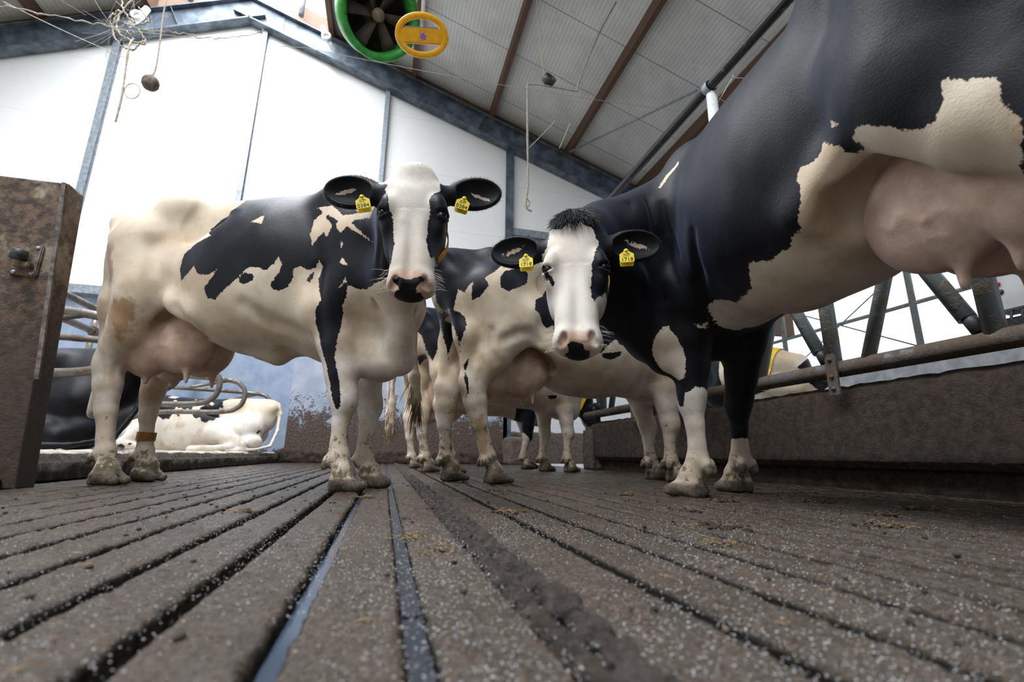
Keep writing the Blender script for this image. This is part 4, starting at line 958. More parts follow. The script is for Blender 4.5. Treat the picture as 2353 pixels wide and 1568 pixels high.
def build_cow(key, label, st, hst, group=None, cat='cow'):
    p = HERD[key]; root = empty('cow', p['loc'], p['rz']); tag(root, label, cat, group)
    DEWS.clear(); P, Q = (lying_mesh if p.get('lying') else cow_mesh)(p, st, hst); p['dew'] = list(DEWS[:8])
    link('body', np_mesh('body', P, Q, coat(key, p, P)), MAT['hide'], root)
    if 'head' in p and hst:
        h = p['head']; W, R, sc = h['W'], h['R'], h['sc']
        for e in (-1, 1):
            c = W(e*.1055, .2135, -.0265); sphere('eye', MAT['eye'], root, c, np.array((.0180, .0185, .0195))*sc, 24, R)
            if e in h.get('whites', ()): sphere('eye_white', MAT['eye_white'], root, W(e*.1055 - e*.0052, .2150, -.0245), np.array((0.0150, .0165, .0176))*sc, 20, R)
    return root

# ------------------------------------------------------------------ cows lying in the cubicles
def lying_fields(sdf, p):
    dz = .69; sdf.ax[2] = sdf.ax[2] + dz; sdf.lo[2] += dz
    sdf.group([torso(dict(wide=1.18))], 0)
    for e in (-1, 1):
        sdf.group([ell((.19, e*.215, 1.345), (.085, .045, .05))], .13); sdf.group([ell((-.31, e*.115, 1.325), (.06, .045, .06))], .09)
        sdf.group([cone((1.16, e*.14, 1.30), (1.36, e*.20, .98), .10, .09)], .12)
        sdf.group([ell((.42, e*.26, 1.21), (.13, .03, .10))], .08, neg=True)
    sdf.ax[2] = sdf.ax[2] - dz; sdf.lo[2] -= dz
    e = p.get('side', 1)*p.get('tuck', 1)
    sdf.group([cone((-.05, e*.22, .32), (.28, e*.40, .24), .20, .13)], .10)
    sdf.group(chain([((.28, e*.42, .26), .12), ((-.02, e*.50, .14), .085), ((-.10, e*.52, .10), .06)]), .04, .01)
    sdf.group(chain([((-.10, e*.52, .10), .055), ((.15, e*.60, .06), .042), ((.34, e*.64, .05), .045), ((.45, e*.66, .04), .05)]), .03, .01)
    sdf.group([cone((.0, -e*.2, .30), (.2, -e*.34, .2), .2, .12)], .1)
    sdf.group([ell((-.12, e*.30, .14), (.16, .15, .13)), ell((.10, e*.40, .12), (.13, .13, .11))], .04, .02)
    sdf.group(chain([((1.22, e*.24, .28), .12), ((1.42, e*.30, .12), .07), ((1.20, e*.36, .06), .05)]), .05, .01)
    for ch in p['neck']: sdf.group(chain([(V3(*c[:3]), c[3]) for c in ch]), .10, .04)
    if 'head' in p: head(sdf, p['head'])
    sdf.group(chain([(V3(*c[:3]), c[3]) for c in p['tail']]), .03, .02)
    g = sdf.sub((-2, -2, -.1), (4, 2, .05)); sdf.d[g[0]] = np.maximum(sdf.d[g[0]], -g[3] + .0005)

def lying_mesh(p, st, hst):
    A = SDF((-.6, -.8, -.02), (2.3, .8, 1.25), st); lying_fields(A, p); return A.mesh()
_nk = [[(1.15, 0, .54, .20), (1.40, .05, .60, .16), (1.62, .10, .67, .12), (1.76, .14, .77, .10)], [(1.42, .02, .30, .15), (1.60, .08, .46, .12), (1.74, .12, .60, .09)]]
HERD['F'] = dict(loc=(-2.15, 4.22, .14), rz=math.radians(172), sc=1.0, lying=1, side=1, tuck=.70, base=1.0, face=1.0, neck=_nk,
    head=dict(o=(1.84, .15, 0.84), n=(.6, .1, -.75), f=(.75, .1, .6), s=.94), tail=[(-.34, 0, .69, .04), (-.40, .05, .55, .030), (-.41, .12, .32, .022), (-.38, .26, .10, .02), (-.24, .44, .045, .02), (-.08, .60, .035, .030), (.02, .70, .03, .014)])
HERD['G'] = dict(loc=(-1.90, 7.65, .14), rz=math.radians(176), sc=1.0, lying=1, side=1, base=-1.0, face=-1.0, speck=1, neck=_nk,
    head=dict(o=(1.84, .15, 0.84), n=(.6, .1, -.75), f=(.75, .1, .6), s=.94), tail=[(-.34, 0, .69, .04), (-.40, .05, .55, .030), (-.41, .12, .32, .022), (-.38, .26, .10, .02), (-.24, .44, .045, .02), (-.08, .60, .035, .030), (.02, .70, .03, .014)])

# ------------------------------------------------------------------ the herd
HERD['B'].update(base=1.0, earpink=.006, soil=-.10); HERD['C']['soil'] = .05; HERD['D']['soil'] = .06; HERD['A']['head']['whites'] = (1,)
HERD['E'].update(base=-1.0, face=1.0)
COAT['E'].append(('b', 'R', [(1.05, 1.6), (1.08, .95), (1.2, .80), (1.3, .72), (1.45, .5), (3, .3), (3, 1.7)]))
HERD['H'] = dict(loc=(3.52, 5.40, 0), rz=math.radians(-90), sc=1.0, base=-1.0, face=-1.0, legs=dict(hr=(.06, -.155), hl=(-.05, .15), fr=(1.20, -.15), fl=(1.40, .15)),
    neck=[[(1.15, 0, 1.20, .21), (1.40, .04, 1.12, .16), (1.62, .14, 1.08, .13), (1.78, .26, 1.03, .11)], [(1.42, .0, .88, .14), (1.60, .10, .86, .11), (1.76, .22, .82, .09)]],
    head=dict(o=(1.84, .32, 1.02), n=(.40, .50, -.75), f=(.50, .55, .6), s=.94), tail=HERD['E']['tail'], box=((-.6, -.5, -.02), (2.5, .65, 1.62)))
for k_, f_ in FOLDS.items(): HERD[k_]['folds'] = f_
COAT['H'] = [('b', 'R', [(-1, -.1), (1.30, -.1), (1.36, .9), (1.30, 1.7), (-1, 1.7)]), ('b', 'R', [(1.55, .75), (1.66, .80), (1.64, .95), (1.56, .92)]), ('b', 'H', [(-.20, -.05), (-.02, -.05), (-.05, .12), (-.06, .26), (-.20, .26)]), ('b', 'H', [(.06, .05), (.2, .05), (.2, .2), (.08, .18)])]
A_ = build_cow('A', 'white cow with black saddle patch and ear tags 0384 standing beside the cubicles', .0085, .0042)
B_ = build_cow('B', 'large black cow with white belly and ear tags 1718 turning her head back', .0085, .0042)
C_ = build_cow('C', 'white cow with black rump patches standing behind the head of the black cow', .010, None)
D_ = build_cow('D', 'black and white cow seen from behind, half hidden, legs between the two white cows', .012, None)
E_ = build_cow('E', 'farthest standing cow with a black front leg, feeding through the fence', .013, None)
H_ = build_cow('H', 'cow with white face and numbered yellow collar beyond the feed fence', .012, .008)
F_ = build_cow('F', 'black cow lying in the cubicle behind the rusty steel panel', .014, None)
G_ = build_cow('G', 'white speckled cow lying in the far cubicle', .012, None)

for root, key, num, tilt in ((A_, 'A', '0384', .25), (B_, 'B', '1718', .05)):
    for e in (1, -1): ear_tag(root, HERD[key], e, num, tilt*(-e if key == 'A' else 1))

# hair: forelock, ear fringe, whiskers, tail switch
def forelock(root, key, mat, length, n, seed, nmax, rad):
    h = HERD[key]['head']; R = h['R']
    P, N, H = skin_roots(root, key, lambda hc, nn: (np.abs(hc[:, 0]) < .085) & (hc[:, 1] > -.08) & (hc[:, 1] < nmax - .04*np.abs(hc[:, 0])/.08) & (hc[:, 2] > -.13), n, seed)
    D = N*.55 + R[1]*.9 + np.outer(H[:, 0]*6, R[0]) + R[2]*.25
    return tuft('forelock', mat, root, P, D, length, rad, droop=.35, seed=seed)
forelock(B_, 'B', MAT['hair_black'], .050, 1000, 3, .035, .0013)
forelock(A_, 'A', MAT['hair_white'], .018, 800, 4, .02, .0007)
def whiskers(root, key, seed):
    h = HERD[key]['head']; W, R = h['W'], h['R']; r = random.Random(seed)
    for e in (-1, 1):
        m = MB()
        for i in range(13):
            s = e*r.uniform(.060, .082); n = r.uniform(.44, .53); p = Vector(W(s, n, r.uniform(-.08, -.045))); d = Vector(R[0]*e*r.uniform(.5, 1) + R[2]*r.uniform(.1, .6) + R[1]*r.uniform(.0, .5)).normalized(); L = r.uniform(.03, .065)
            m.tube([p, p + d*L*.5, p + d*L + Vector((0, 0, -.008))], [.0006, .0005, .0002], 4, cap=False)
        m.build('whiskers', MAT['hair_white'], root)
whiskers(A_, 'A', 5); whiskers(B_, 'B', 6)
def ear_fringe(root, key, mat, seed):
    h = HERD[key]['head']
    for e in (1, -1):
        o, A3 = h['tag%d' % e]; A3 = np.array(A3); c0 = np.array(o) + (A3[0]*.035 - A3[2]*.016)*h['sc']
        def rim(hc, nn):
            w = (np.array(hc)*np.array([h.get('w', 1), 1, 1])*h['sc']) @ h['R'] + h['o'] - c0; q = w @ A3.T; r = np.sqrt((q[:, 0]/.112)**2 + (q[:, 1]/.066)**2)
            return (r > .88) & (r < 1.25) & (np.abs(q[:, 2]) < .04) & (q[:, 0] > -.08)
        p, nn, _ = skin_roots(root, key, rim, 420, seed + e); out = (p - c0); out = out/np.linalg.norm(out, axis=1)[:, None]
        tuft('ear_hair', mat, root, list(p), list(nn*.5 + out*.9 + A3[2]*.35), .019, .0007, droop=.1, seed=seed + e)
ear_fringe(A_, 'A', MAT['hair_black'], 8); ear_fringe(B_, 'B', MAT['hair_black'], 9)
def switch(root, key, mat, seed, n=90, length=.16):
    t = HERD[key]['tail']; r = random.Random(seed); P, D = [], []
    for i in range(n):
        k = r.uniform(len(t)-3, len(t)-1.01); a = V3(*t[int(k)][:3]); b = V3(*t[int(k)+1][:3]); f = k - int(k); q = a + (b-a)*f; ang = r.uniform(0, 6.28)
        P.append(q + V3(math.cos(ang), math.sin(ang), 0)*.018); D.append((math.cos(ang)*.15, math.sin(ang)*.15, -1))
    return tuft('tail_switch', mat, root, P, D, length, .003, droop=.4, seed=seed)
switch(C_, 'C', MAT['hair_brown'], 11); switch(D_, 'D', MAT['hair_brown'], 12, 60); switch(E_, 'E', MAT['hair_brown'], 13, 60)

# collars and leg band
def collar(root, ring, mat, w=.045, name='collar'):
    """flat strap along a closed ring of points (with outward directions)"""
    P = [Vector(p) for p, d in ring]; Dn = [Vector(d).normalized() for p, d in ring]; n = len(P); V, F = [], []
    for i in range(n):
        t = (P[(i+1) % n] - P[i-1]).normalized(); b = t.cross(Dn[i]).normalized()
        for s, o in ((-1, 0), (1, 0), (1, .004), (-1, .004)): V.append(P[i] + b*s*w/2 + Dn[i]*o)
    for i in range(n):
        for k in range(4): F.append((i*4+k, i*4+(k+1) % 4, ((i+1) % n)*4+(k+1) % 4, ((i+1) % n)*4+k))
    m = MB(); m.raw(V, F, False); return m.build(name, mat, root)
def ring(c, ax, ru, rw, up=(0, 0, 1), n=40):
    ax = nrm(ax); u = np.array(up, float); u = nrm(u - ax*(u @ ax)); w = np.cross(ax, u)
    return [(np.array(c) + u*ru*math.cos(2*math.pi*i/n) + w*rw*math.sin(2*math.pi*i/n), u*math.cos(2*math.pi*i/n) + w*math.sin(2*math.pi*i/n)) for i in range(n)]

# ------------------------------------------------------------------ collars, bands
def polar_ring(P, Q, c, ax, off=.004, n=48, up=(0, 0, 1)):
    """closed ring hugging the mesh where the plane through c with normal ax cuts it"""
    ax = nrm(ax); c = np.asarray(c, float); u = np.array(up, float); u = nrm(u - ax*(u @ ax)); w = np.cross(ax, u)
    q = P - c; m = np.abs(q @ ax) < .02; q = q[m]; q = q[np.hypot(q @ u, q @ w) < .32]
    a = np.arctan2(q @ w, q @ u); r = np.hypot(q @ u, q @ w); out = []
    for i in range(n):
        t = 2*math.pi*i/n - math.pi; d = np.abs((a - t + math.pi) % (2*math.pi) - math.pi); k = d < .16
        out.append(np.percentile(r[k], 80) if k.any() else np.nan)
    out = np.array(out); out[np.isnan(out)] = np.nanmean(out); out = (np.roll(out, 1) + out + np.roll(out, -1))/3 + off
    t = 2*math.pi*np.arange(n)/n - math.pi
    return [(c + u*out[i]*math.cos(t[i]) + w*out[i]*math.sin(t[i]), u*math.cos(t[i]) + w*math.sin(t[i])) for i in range(n)]
def body_pts(root):
    me = [c for c in root.children if c.name.startswith('body')][0].data; a = np.empty(len(me.vertices)*3, np.float32); me.vertices.foreach_get('co', a); return a.reshape(-1, 3).astype(float)
def neck_collar(root, key, c, ax, mat, w=.04, digits=None, pend=None):
    rg = polar_ring(body_pts(root), None, c, ax); co = collar(root, rg, mat, w)
    if pend is not None:
        i = pend; q = Vector(rg[i][0]) + Vector(rg[i][1])*.02; m = MB(); m.box(q - Vector((.02, .02, .035)), q + Vector((.02, .02, .035)), bev=.006); m.build('transponder', MAT['rubber'], co)
    return co, rg
def loose_collar(root, key, c, rs, rn, mat, w, tilt=0.0, pend=None):
    """strap hanging loosely round the throat, an oval about head point c"""
    h = HERD[key]['head']; W, R = h['W'], h['R']; c = np.array(W(*c)); ax = nrm(R[2] - R[1]*tilt); u = nrm(R[1] - ax*(R[1] @ ax)); w_ = R[0]
    rg = [(c + u*rn*math.cos(a) + w_*rs*math.sin(a), u*rs*math.cos(a) + w_*rn*math.sin(a)) for a in np.linspace(0, 2*math.pi, 49)[:-1]]
    co = collar(root, rg, mat, w)
    if pend is not None:
        q = Vector(rg[pend][0]) + Vector(rg[pend][1]).normalized()*.012; m = MB(); M = basis(q, R[0], R[1], R[2]); m.box((-.012, -.030, -.02), (.012, .030, .02), M, bev=.005); m.build('transponder', MAT['rubber'], co)
loose_collar(A_, 'A', (.012, .25, -.15), .113, .150, MAT['orange'], .026, .35, 17)
loose_collar(B_, 'B', (.010, .20, -.14), .113, .140, MAT['strap_yellow'], .028, .2)
neck_collar(E_, 'E', (1.98, 0, .86), (.85, 0, -.45), MAT['strap_yellow'], .07)
h = HERD['H']['head']
co, rg = neck_collar(H_, 'H', (1.62, .14, 1.06), (.75, .36, -.30), MAT['strap_yellow'], .085)
for i, ch in ((39, '5'), (33, '8')):
    for off in (0,):
        q, d = rg[(i + off) % 48]; d = Vector(d).normalized(); t = (Vector(rg[(i+off+1) % 48][0]) - Vector(q)).normalized(); b = d.cross(t)
        text_mesh('number', ch, .075, basis(Vector(q) + d*.0055, b, d.cross(b), d) , MAT['ink'], co)
hl = body_pts(A_); lg = hl[(np.abs(hl[:, 2] - .235) < .02) & (hl[:, 1] > .03) & (hl[:, 0] < .5)]; cc = lg.mean(0)
bnd = collar(A_, polar_ring(lg, None, (cc[0], cc[1], .235), (.05, 0, 1), .003, 32, (1, 0, 0)), MAT['band'], .045, 'leg_band')

# ------------------------------------------------------------------ rusty steel end panel on the left
r_ = empty('steel_end_panel', (-2.1, 2.55, 0)); tag(r_, 'tall rusty steel panel with a latch, cut off by the picture edge', 'panel')
def loc_build(m, name, mat, root, bevel=0):
    o = m.build(name, mat, root, bevel); o.matrix_parent_inverse = Matrix.Translation(root.location).inverted(); return o
m = MB(); m.prism([(-2.75, 0), (-1.44, 0), (-1.52, 1.375), (-2.75, 1.36)], 1, 2.45, 2.57); loc_build(m, 'panel', MAT['rust'], r_, .006)
m = MB(); m.prism([(-1.462, .45), (-1.445, .45), (-1.528, 1.372), (-1.543, 1.372)], 1, 2.440, 2.452); loc_build(m, 'edge_strip', plain('worn steel edge', (.17, .145, .13), .5, .4, 30, .2), r_)
m = MB(); m.box((-1.645, 2.436, .90), (-1.545, 2.452, 1.05), bev=.004); br = loc_build(m, 'latch_plate', MAT['rust'], r_)
m = MB(); m.box((-1.615, 2.400, .930), (-1.560, 2.438, .955), bev=.004); o = loc_build(m, 'latch_arm', MAT['rust'], r_)
m = MB(); m.lathe([(.0, .046), (.028, .046), (.034, .042), (.034, 0), (.0, 0)], Matrix.Translation((-1.600, 2.400, .965)) @ Matrix.Scale(.85, 4), 28); loc_build(m, 'latch_cup', MAT['rubber'], r_)
for x, z in ((-1.628, .915), (-1.562, 1.035), (-1.562, .915)):
    m = MB(); m.lathe([(.0, .006), (.008, .006), (.009, 0)], Matrix.Translation((x, 2.437, z)) @ Matrix.Rotation(math.pi/2, 4, 'X'), 10); loc_build(m, 'bolt', MAT['galvanised'], r_)
rough_box('concrete_footing', (-2.7, 2.33, -.03), (-1.46, 2.44, .07), .03, .02, MAT['muck'], 6.0, 12); o = bpy.data.objects['concrete_footing']; tag(o, 'lumpy muck covered concrete footing under the rusty steel panel', 'footing')

# ------------------------------------------------------------------ cubicle dividers
def divider(y, label, zo=0.0):
    root = empty('cubicle_divider', (-1.95, y, .14)); tag(root, label, 'stall divider', 'tubular dividers between the cubicles')
    pts = bez([(-4.2, y, 1.12), (-3.0, y, 1.10), (-2.05, y, 1.06), (-1.84, y, .98), (-1.80, y, .84), (-1.86, y, .71), (-2.05, y, .65), (-2.75, y, .62), (-3.05, y, .52), (-3.30, y, .34), (-3.55, y, .16)], 8)
    m = MB(); m.tube(pts, .030, 14); loc_build(m, 'loop', MAT['stall_pipe'], root)
    m = MB(); m.tube([(-3.6, y, .14), (-3.6, y, 1.75)], .034, 14); loc_build(m, 'post', MAT['stall_pipe'], root)
    m = MB(); m.tube([(-3.6, y+.0, .95), (-2.5, y, .93), (-2.02, y, 1.05)], .022, 10); loc_build(m, 'brace', MAT['stall_pipe'], root)
    m = MB(); m.tube([(-3.04, y-.06, 1.37), (-3.04, y+.06, 1.37)], .052, 12); loc_build(m, 'clamp', MAT['stall_pipe'], root)
for y, lb in ((3.70, 'divider loop nearest the rusty steel panel, in front of the black lying cow'), (4.75, 'divider loop behind the hind legs of the cow tagged 0384'), (5.80, 'divider loop at the tail end of the white speckled lying cow, nearer one'), (6.80, 'divider loop above the back of the white speckled lying cow'), (8.30, 'farthest divider loop, next to the splattered concrete wall')):
    divider(y, lb)
for z, lb in ((1.60, 'upper neck rail running along the cubicles'), (1.37, 'lower neck rail running along the cubicles')):
    m = MB(); m.tube([(-3.04, 1.2, z), (-3.04, 8.55, z)], .034, 14); tag(m.build('neck_rail', MAT['stall_pipe']), lb, 'rail')

# ------------------------------------------------------------------ feed fence on the right
r_ = empty('feed_fence', (2.46, 2.0, .56)); tag(r_, 'tubular feed fence with slanting bars standing along the muck covered feed wall', 'fence')
XF = 2.42
m = MB(); m.tube([(XF, -1.4, .645), (XF, 5.55, .645)], .045, 18); loc_build(m, 'bottom_rail', MAT['muddy_pipe'], r_)
m = MB(); m.tube([(XF, -1.4, 1.78), (XF, 5.55, 1.78)], .038, 14); loc_build(m, 'top_rail', MAT['fence_pipe'], r_)
for k in range(-2, 6):
    y = 1.325 + .745*k
    m = MB(); m.tube([(XF, y, .66), (XF, y, 1.76)], .040, 16); loc_build(m, 'upright', MAT['fence_pipe'], r_)
    m = MB(); m.tube([(XF, y+.085, .76), (XF+.0, y+.50, 1.74)], .036, 14); o = loc_build(m, 'swing_bar', MAT['fence_pipe'], r_)
    m = MB(); m.tube([(XF, y+.050, .690), (XF, y+.092, .79)], .029, 14); m.build('sleeve', MAT['rubber'], o)
    m = MB(); m.tube([(XF, y-.195, .67), (XF, y-.62, 1.76)], .033, 14); loc_build(m, 'slant_bar', MAT['fence_pipe'], r_)
for y in (2.045, 4.28):
    m = MB(); m.prism([(y-.032, .50), (y+.032, .50), (y+.032, .70), (y+.018, .728), (y-.018, .728), (y-.032, .70)], 0, 2.36, 2.372)
    br = loc_build(m, 'bracket', MAT['muddy_pipe'], r_)
    for z in (.535, .60, .695):
        m = MB(); m.lathe([(0, .010), (.011, .010), (.012, 0)], Matrix.Translation((2.36, y, z)) @ Matrix.Rotation(-math.pi/2, 4, 'Y'), 10); m.build('bolt', MAT['muddy_pipe'], br)
# rails and posts of the open barn side beyond the feed alley
for z, rr, lb in ((2.62, .035, 'dark rail across the open barn side, middle height'), (3.7, .03, 'upper rail across the open barn side')):
    m = MB(); m.tube([(8.1, -5, z), (8.1, 30, z)], rr, 10); tag(m.build('curtain_rail', MAT['fence_pipe']), lb, 'rail')
for i, y in enumerate((3.2, 5.4, 8.0, 10.8)):
    m = MB(); m.tube([(8.1, y, 1.70), (8.1, y, 5.4)], .05, 12); tag(m.build('curtain_post', MAT['fence_pipe']), ('nearest', 'second', 'third', 'farthest')[i] + ' slim post in the open barn side beyond the feed alley', 'post', 'posts of the open barn side')
m = MB(); m.tube([(8.1, 5.4, 3.3), (8.1, 8.0, 1.9)], .012, 6); m.tube([(8.1, 8.0, 3.3), (8.1, 5.4, 1.9)], .012, 6); tag(m.build('bracing_wire', MAT['rubber']), 'thin crossed bracing wires in the open barn side', 'wire')

# control box at the right edge
r_ = empty('control_box', (3.42, 1.78, 1.1)); tag(r_, 'grey control box with a red button beyond the feed fence', 'control box')
m = MB(); m.box((3.40, 1.60, 1.00), (3.56, 1.86, 1.24), bev=.008); loc_build(m, 'case', MAT['box_grey'], r_)
m = MB(); m.lathe([(0, .014), (.012, .014), (.014, .008), (.014, 0)], Matrix.Translation((3.40, 1.80, 1.165)) @ Matrix.Rotation(-math.pi/2, 4, 'Y'), 16); loc_build(m, 'button', MAT['red'], r_)
m = MB(); m.lathe([(0, .010), (.014, .010), (.016, 0)], Matrix.Translation((3.40, 1.795, 1.115)) @ Matrix.Rotation(-math.pi/2, 4, 'Y'), 16); loc_build(m, 'switch_knob', MAT['rubber'], r_)
m = MB(); m.box((3.50, 1.45, .0), (3.60, 1.62, 1.6)); m.box((3.44, 1.4, .92), (3.60, 1.86, .965)); loc_build(m, 'stand', MAT['rubber'], r_)
m = MB()
for i in range(5): m.tube(bez([(3.42, 1.62+.05*i, 1.0), (3.41, 1.63+.05*i, .95), (3.43, 1.60+.05*i, .90), (3.48, 1.58+.04*i, .88)], 5), .007, 8)
loc_build(m, 'cables', MAT['rubber'], r_)
m = MB(); m.lathe([(0, .05), (.022, .05), (.03, .03), (.03, 0)], Matrix.Translation((3.50, 1.66, 1.24)), 16); loc_build(m, 'warning_lamp', MAT['orange'], r_)

# ------------------------------------------------------------------ overhead: pipes, fan, hanging things
r_ = empty('overhead_pipe', (2.4, 3, 3.15)); tag(r_, 'long black overhead pipe with a white support post, running towards the end wall', 'pipe')
m = MB(); m.tube([(2.40, -2, 3.15), (2.40, 8.4, 3.15)], .040, 16); loc_build(m, 'pipe', MAT['black_pipe'], r_)
m = MB(); m.tube(bez([(2.44, -2, 3.22), (2.45, 1, 3.215), (2.44, 2.4, 3.20), (2.45, 4, 3.22), (2.44, 8.4, 3.21)], 8), .014, 8); loc_build(m, 'cable', MAT['rubber'], r_)
m = MB(); m.tube([(2.42, 2.81, 1.75), (2.42, 2.81, 3.10)], .042, 16); loc_build(m, 'support_post', MAT['white_pipe'], r_)
m = MB(); m.lathe([(.050, -.03), (.056, -.03), (.056, .03), (.050, .03)], Matrix.Translation((2.40, 2.81, 3.15)) @ Matrix.Rotation(math.pi/2, 4, 'X'), 20, True); loc_build(m, 'clamp', MAT['galvanised'], r_)
m = MB(); m.tube([(3.35, 8.2, 6.42), (4.55, 5.6, 6.02)], .018, 8); tag(m.build('tie_rod', MAT['galvanised']), 'thin tie rod under the roof panels right of the hanging rope', 'rod')

c = Vector((-.50, 5.6, 6.05)); fdir = (Vector((0.0, 0, .16)) - c).normalized(); fdir = (fdir + Vector((.35, 0, 0))).normalized()
zx = Vector((0, 0, 1)).cross(fdir).normalized(); zy = fdir.cross(zx); FM = basis(c, zx, zy, fdir)
r_ = empty('barn_fan', c); tag(r_, 'big round fan in a green housing hanging under the roof ridge', 'fan')
m = MB(); m.lathe([(.47, .10), (.535, .11), (.56, .08), (.54, -.20), (.50, -.28), (.465, -.26), (.445, -.05), (.455, .06)], FM, 64, True); loc_build(m, 'housing', MAT['green'], r_)
m = MB(); m.lathe([(0, .04), (.06, .035), (.085, 0), (.085, -.10), (0, -.10)], FM, 28); hb = loc_build(m, 'hub', plain('dusty hub', (.22, .17, .13), .7), r_)
for k in range(6):
    a = k*math.pi/3 + .3; V = []
    for i, rr in enumerate((.07, .20, .33, .435)):
        wd = .10 + .10*i/3; tw = .75 - .38*i/3
        for s in (-1, 1):
            ca, sa = math.cos(a), math.sin(a); off = s*wd/2*math.cos(tw); V.append(FM @ Vector((rr*ca - off*sa, rr*sa + off*ca, -.05 + s*wd/2*math.sin(tw))))
    m = MB(); m.raw(V, [(2*i, 2*i+2, 2*i+3, 2*i+1) for i in range(3)], True); o = loc_build(m, 'blade', plain('dusty blade', (.075, .058, .045), .8), r_); so = o.modifiers.new('s', 'SOLIDIFY'); so.thickness = .006
m = MB(); m.lathe([(0, -.28), (.13, -.28), (.14, -.36), (.13, -.52), (0, -.54)], FM, 24); loc_build(m, 'motor', plain('motor', (.08, .07, .065), .6), r_)
m = MB(); m.lathe([(.462, .04), (.462, -.46), (.30, -.50), (.0, -.50)], FM, 48); loc_build(m, 'duct', plain('dusty duct', (.035, .028, .022), .85), r_)  # dark closed liner added to keep the inside of the fan dark
for sx in (-.30, .30):
    a = FM @ Vector((sx, .45, -.1)); m = MB(); m.tube([a, (a.x, a.y, top_r(a.x)+.2 if a.x > -1.6 else 8.2)], .012, 8); loc_build(m, 'hanger', MAT['rubber'], r_)

c = Vector((.057, 3.2, 3.425)); fdir = (Vector((.25, 0, .9)) - c).normalized(); zx = Vector((.985, -.02, .17)); zx = (zx - fdir*zx.dot(fdir)).normalized(); zy = fdir.cross(zx); YM = basis(c, zx, zy, fdir)
r_ = empty('antenna_ring', c); tag(r_, 'yellow oval antenna ring with a crossbar and purple flower mark, hanging on a rod', 'antenna')
def ringplate(a, b, ia, ib, d0, d1, n=64):
    bm = MB(); V = []; 
    prof = [(0, d0+.006), (.10, d0), (.9, d0), (1, d0+.006), (1, d1-.006), (.9, d1), (.10, d1), (0, d1-.006)]
    for i in range(n):
        t = 2*math.pi*i/n
        for f, z in prof: V.append(YM @ Vector(((ia + (a-ia)*f)*math.cos(t), (ib + (b-ib)*f)*math.sin(t), z)))
    k = len(prof); F = [(i*k+j, i*k+(j+1) % k, ((i+1) % n)*k+(j+1) % k, ((i+1) % n)*k+j) for i in range(n) for j in range(k)]
    bm.raw(V, F, True); return bm
loc_build(ringplate(.212, .158, .165, .112, -.022, .022), 'ring', MAT['yellow'], r_)
m = MB(); m.box((-.180, -.058, -.020), (.180, .050, .020), YM, bev=.008); loc_build(m, 'crossbar', MAT['yellow'], r_)
m = MB()
for k in range(6):
    t = k*math.pi/3 + .25; M = YM @ Matrix.Translation((.005, -.008, .021)) @ Matrix.Rotation(t, 4, 'Z') @ Matrix.Translation((.018, 0, 0)); m.lathe([(0, .0012), (.0075, .0012), (.009, 0)], M @ Matrix.Diagonal((1.5, .75, 1, 1)), 14)
m.lathe([(.0, .0012), (.0035, .0012), (.004, 0)], YM @ Matrix.Translation((.005, -.008, .021)), 10)
loc_build(m, 'flower_mark', MAT['purple'], r_)
t_ = YM @ Vector((0, .05, 0)); m = MB(); m.tube([t_, (t_.x-.01, t_.y+.02, 6.75)], .015, 10); loc_build(m, 'rod', MAT['white_pipe'], r_)
m = MB(); m.box((-.13, .048, -.03), (.13, .060, .01), YM); loc_build(m, 'holder', MAT['galvanised'], r_)

r_ = empty('hanging_float', (-2.898, 5.5, 4.27)); tag(r_, 'dusty brown ball hanging on a rope in front of the white wall', 'float')
m = MB(); m.lathe([(0, .085), (.04, .08), (.072, .055), (.085, .015), (.084, -.03), (.062, -.07), (.03, -.085), (0, -.088)], Matrix.Translation((-2.898, 5.5, 4.27)), 28); loc_build(m, 'ball', plain('dusty ball', (.13, .10, .075), .8, .4, 25), r_)
m = MB(); m.tube(bez([(-2.898, 5.5, 4.35), (-2.88, 5.5, 4.5), (-2.90, 5.5, 4.9), (-2.93, 5.5, 5.4), (-2.95, 5.5, 7.0), (-3.0, 5.5, 8.3)], 6), .009, 7); loc_build(m, 'rope', MAT['rope'], r_)
m = MB(); m.tube([Vector((-2.898 + .02*math.cos(t), 5.5, 4.37 + .02*math.sin(t))) for t in np.linspace(0, 6.28, 14)[:-1]], .004, 6, closed=True); loc_build(m, 'eyelet', MAT['galvanised'], r_)

def rope(name, pts, r, label, cat, loop=None, seed=1):
    rr = random.Random(seed); m = MB(); P = bez(pts, 10); m.tube(P, [r*rr.uniform(.8, 1.25) for _ in P], 8)
    if loop: m.tube([Vector(loop[0]) + Vector((loop[1]*math.cos(t), .01, loop[2]*math.sin(t))) for t in np.linspace(0, 6.28, 26)[:-1]], r*.6, 6, closed=True)
    return tag(m.build(name, MAT['rope']), label, cat)
rope('hanging_rope', [(-3.22, 5.6, 4.9), (-3.185, 5.5, 4.71), (-3.168, 5.5, 4.44), (-3.15, 5.5, 4.2), (-3.138, 5.5, 3.98), (-3.14, 5.5, 3.70)], .010, 'knotted rope end with a loop dangling left of the brown ball', 'rope', ((-3.06, 5.5, 4.13), .075, .10), 2)
rope('hanging_rope', [(1.53, 5.0, 3.05), (1.455, 5.0, 3.12), (1.48, 5, 3.43), (1.472, 5, 4.17), (1.469, 5, 4.863)], .013, 'pale frayed rope hanging down between the two tagged heads', 'rope', ((1.475, 5, 3.16), .03, .05), 3)
rope('cross_rope', [(1.44, 5.0, 4.86), (1.60, 5, 4.90), (1.82, 5, 4.914), (2.158, 5, 4.926)], .010, 'short rope under the hanging black ring', 'rope', None, 4)
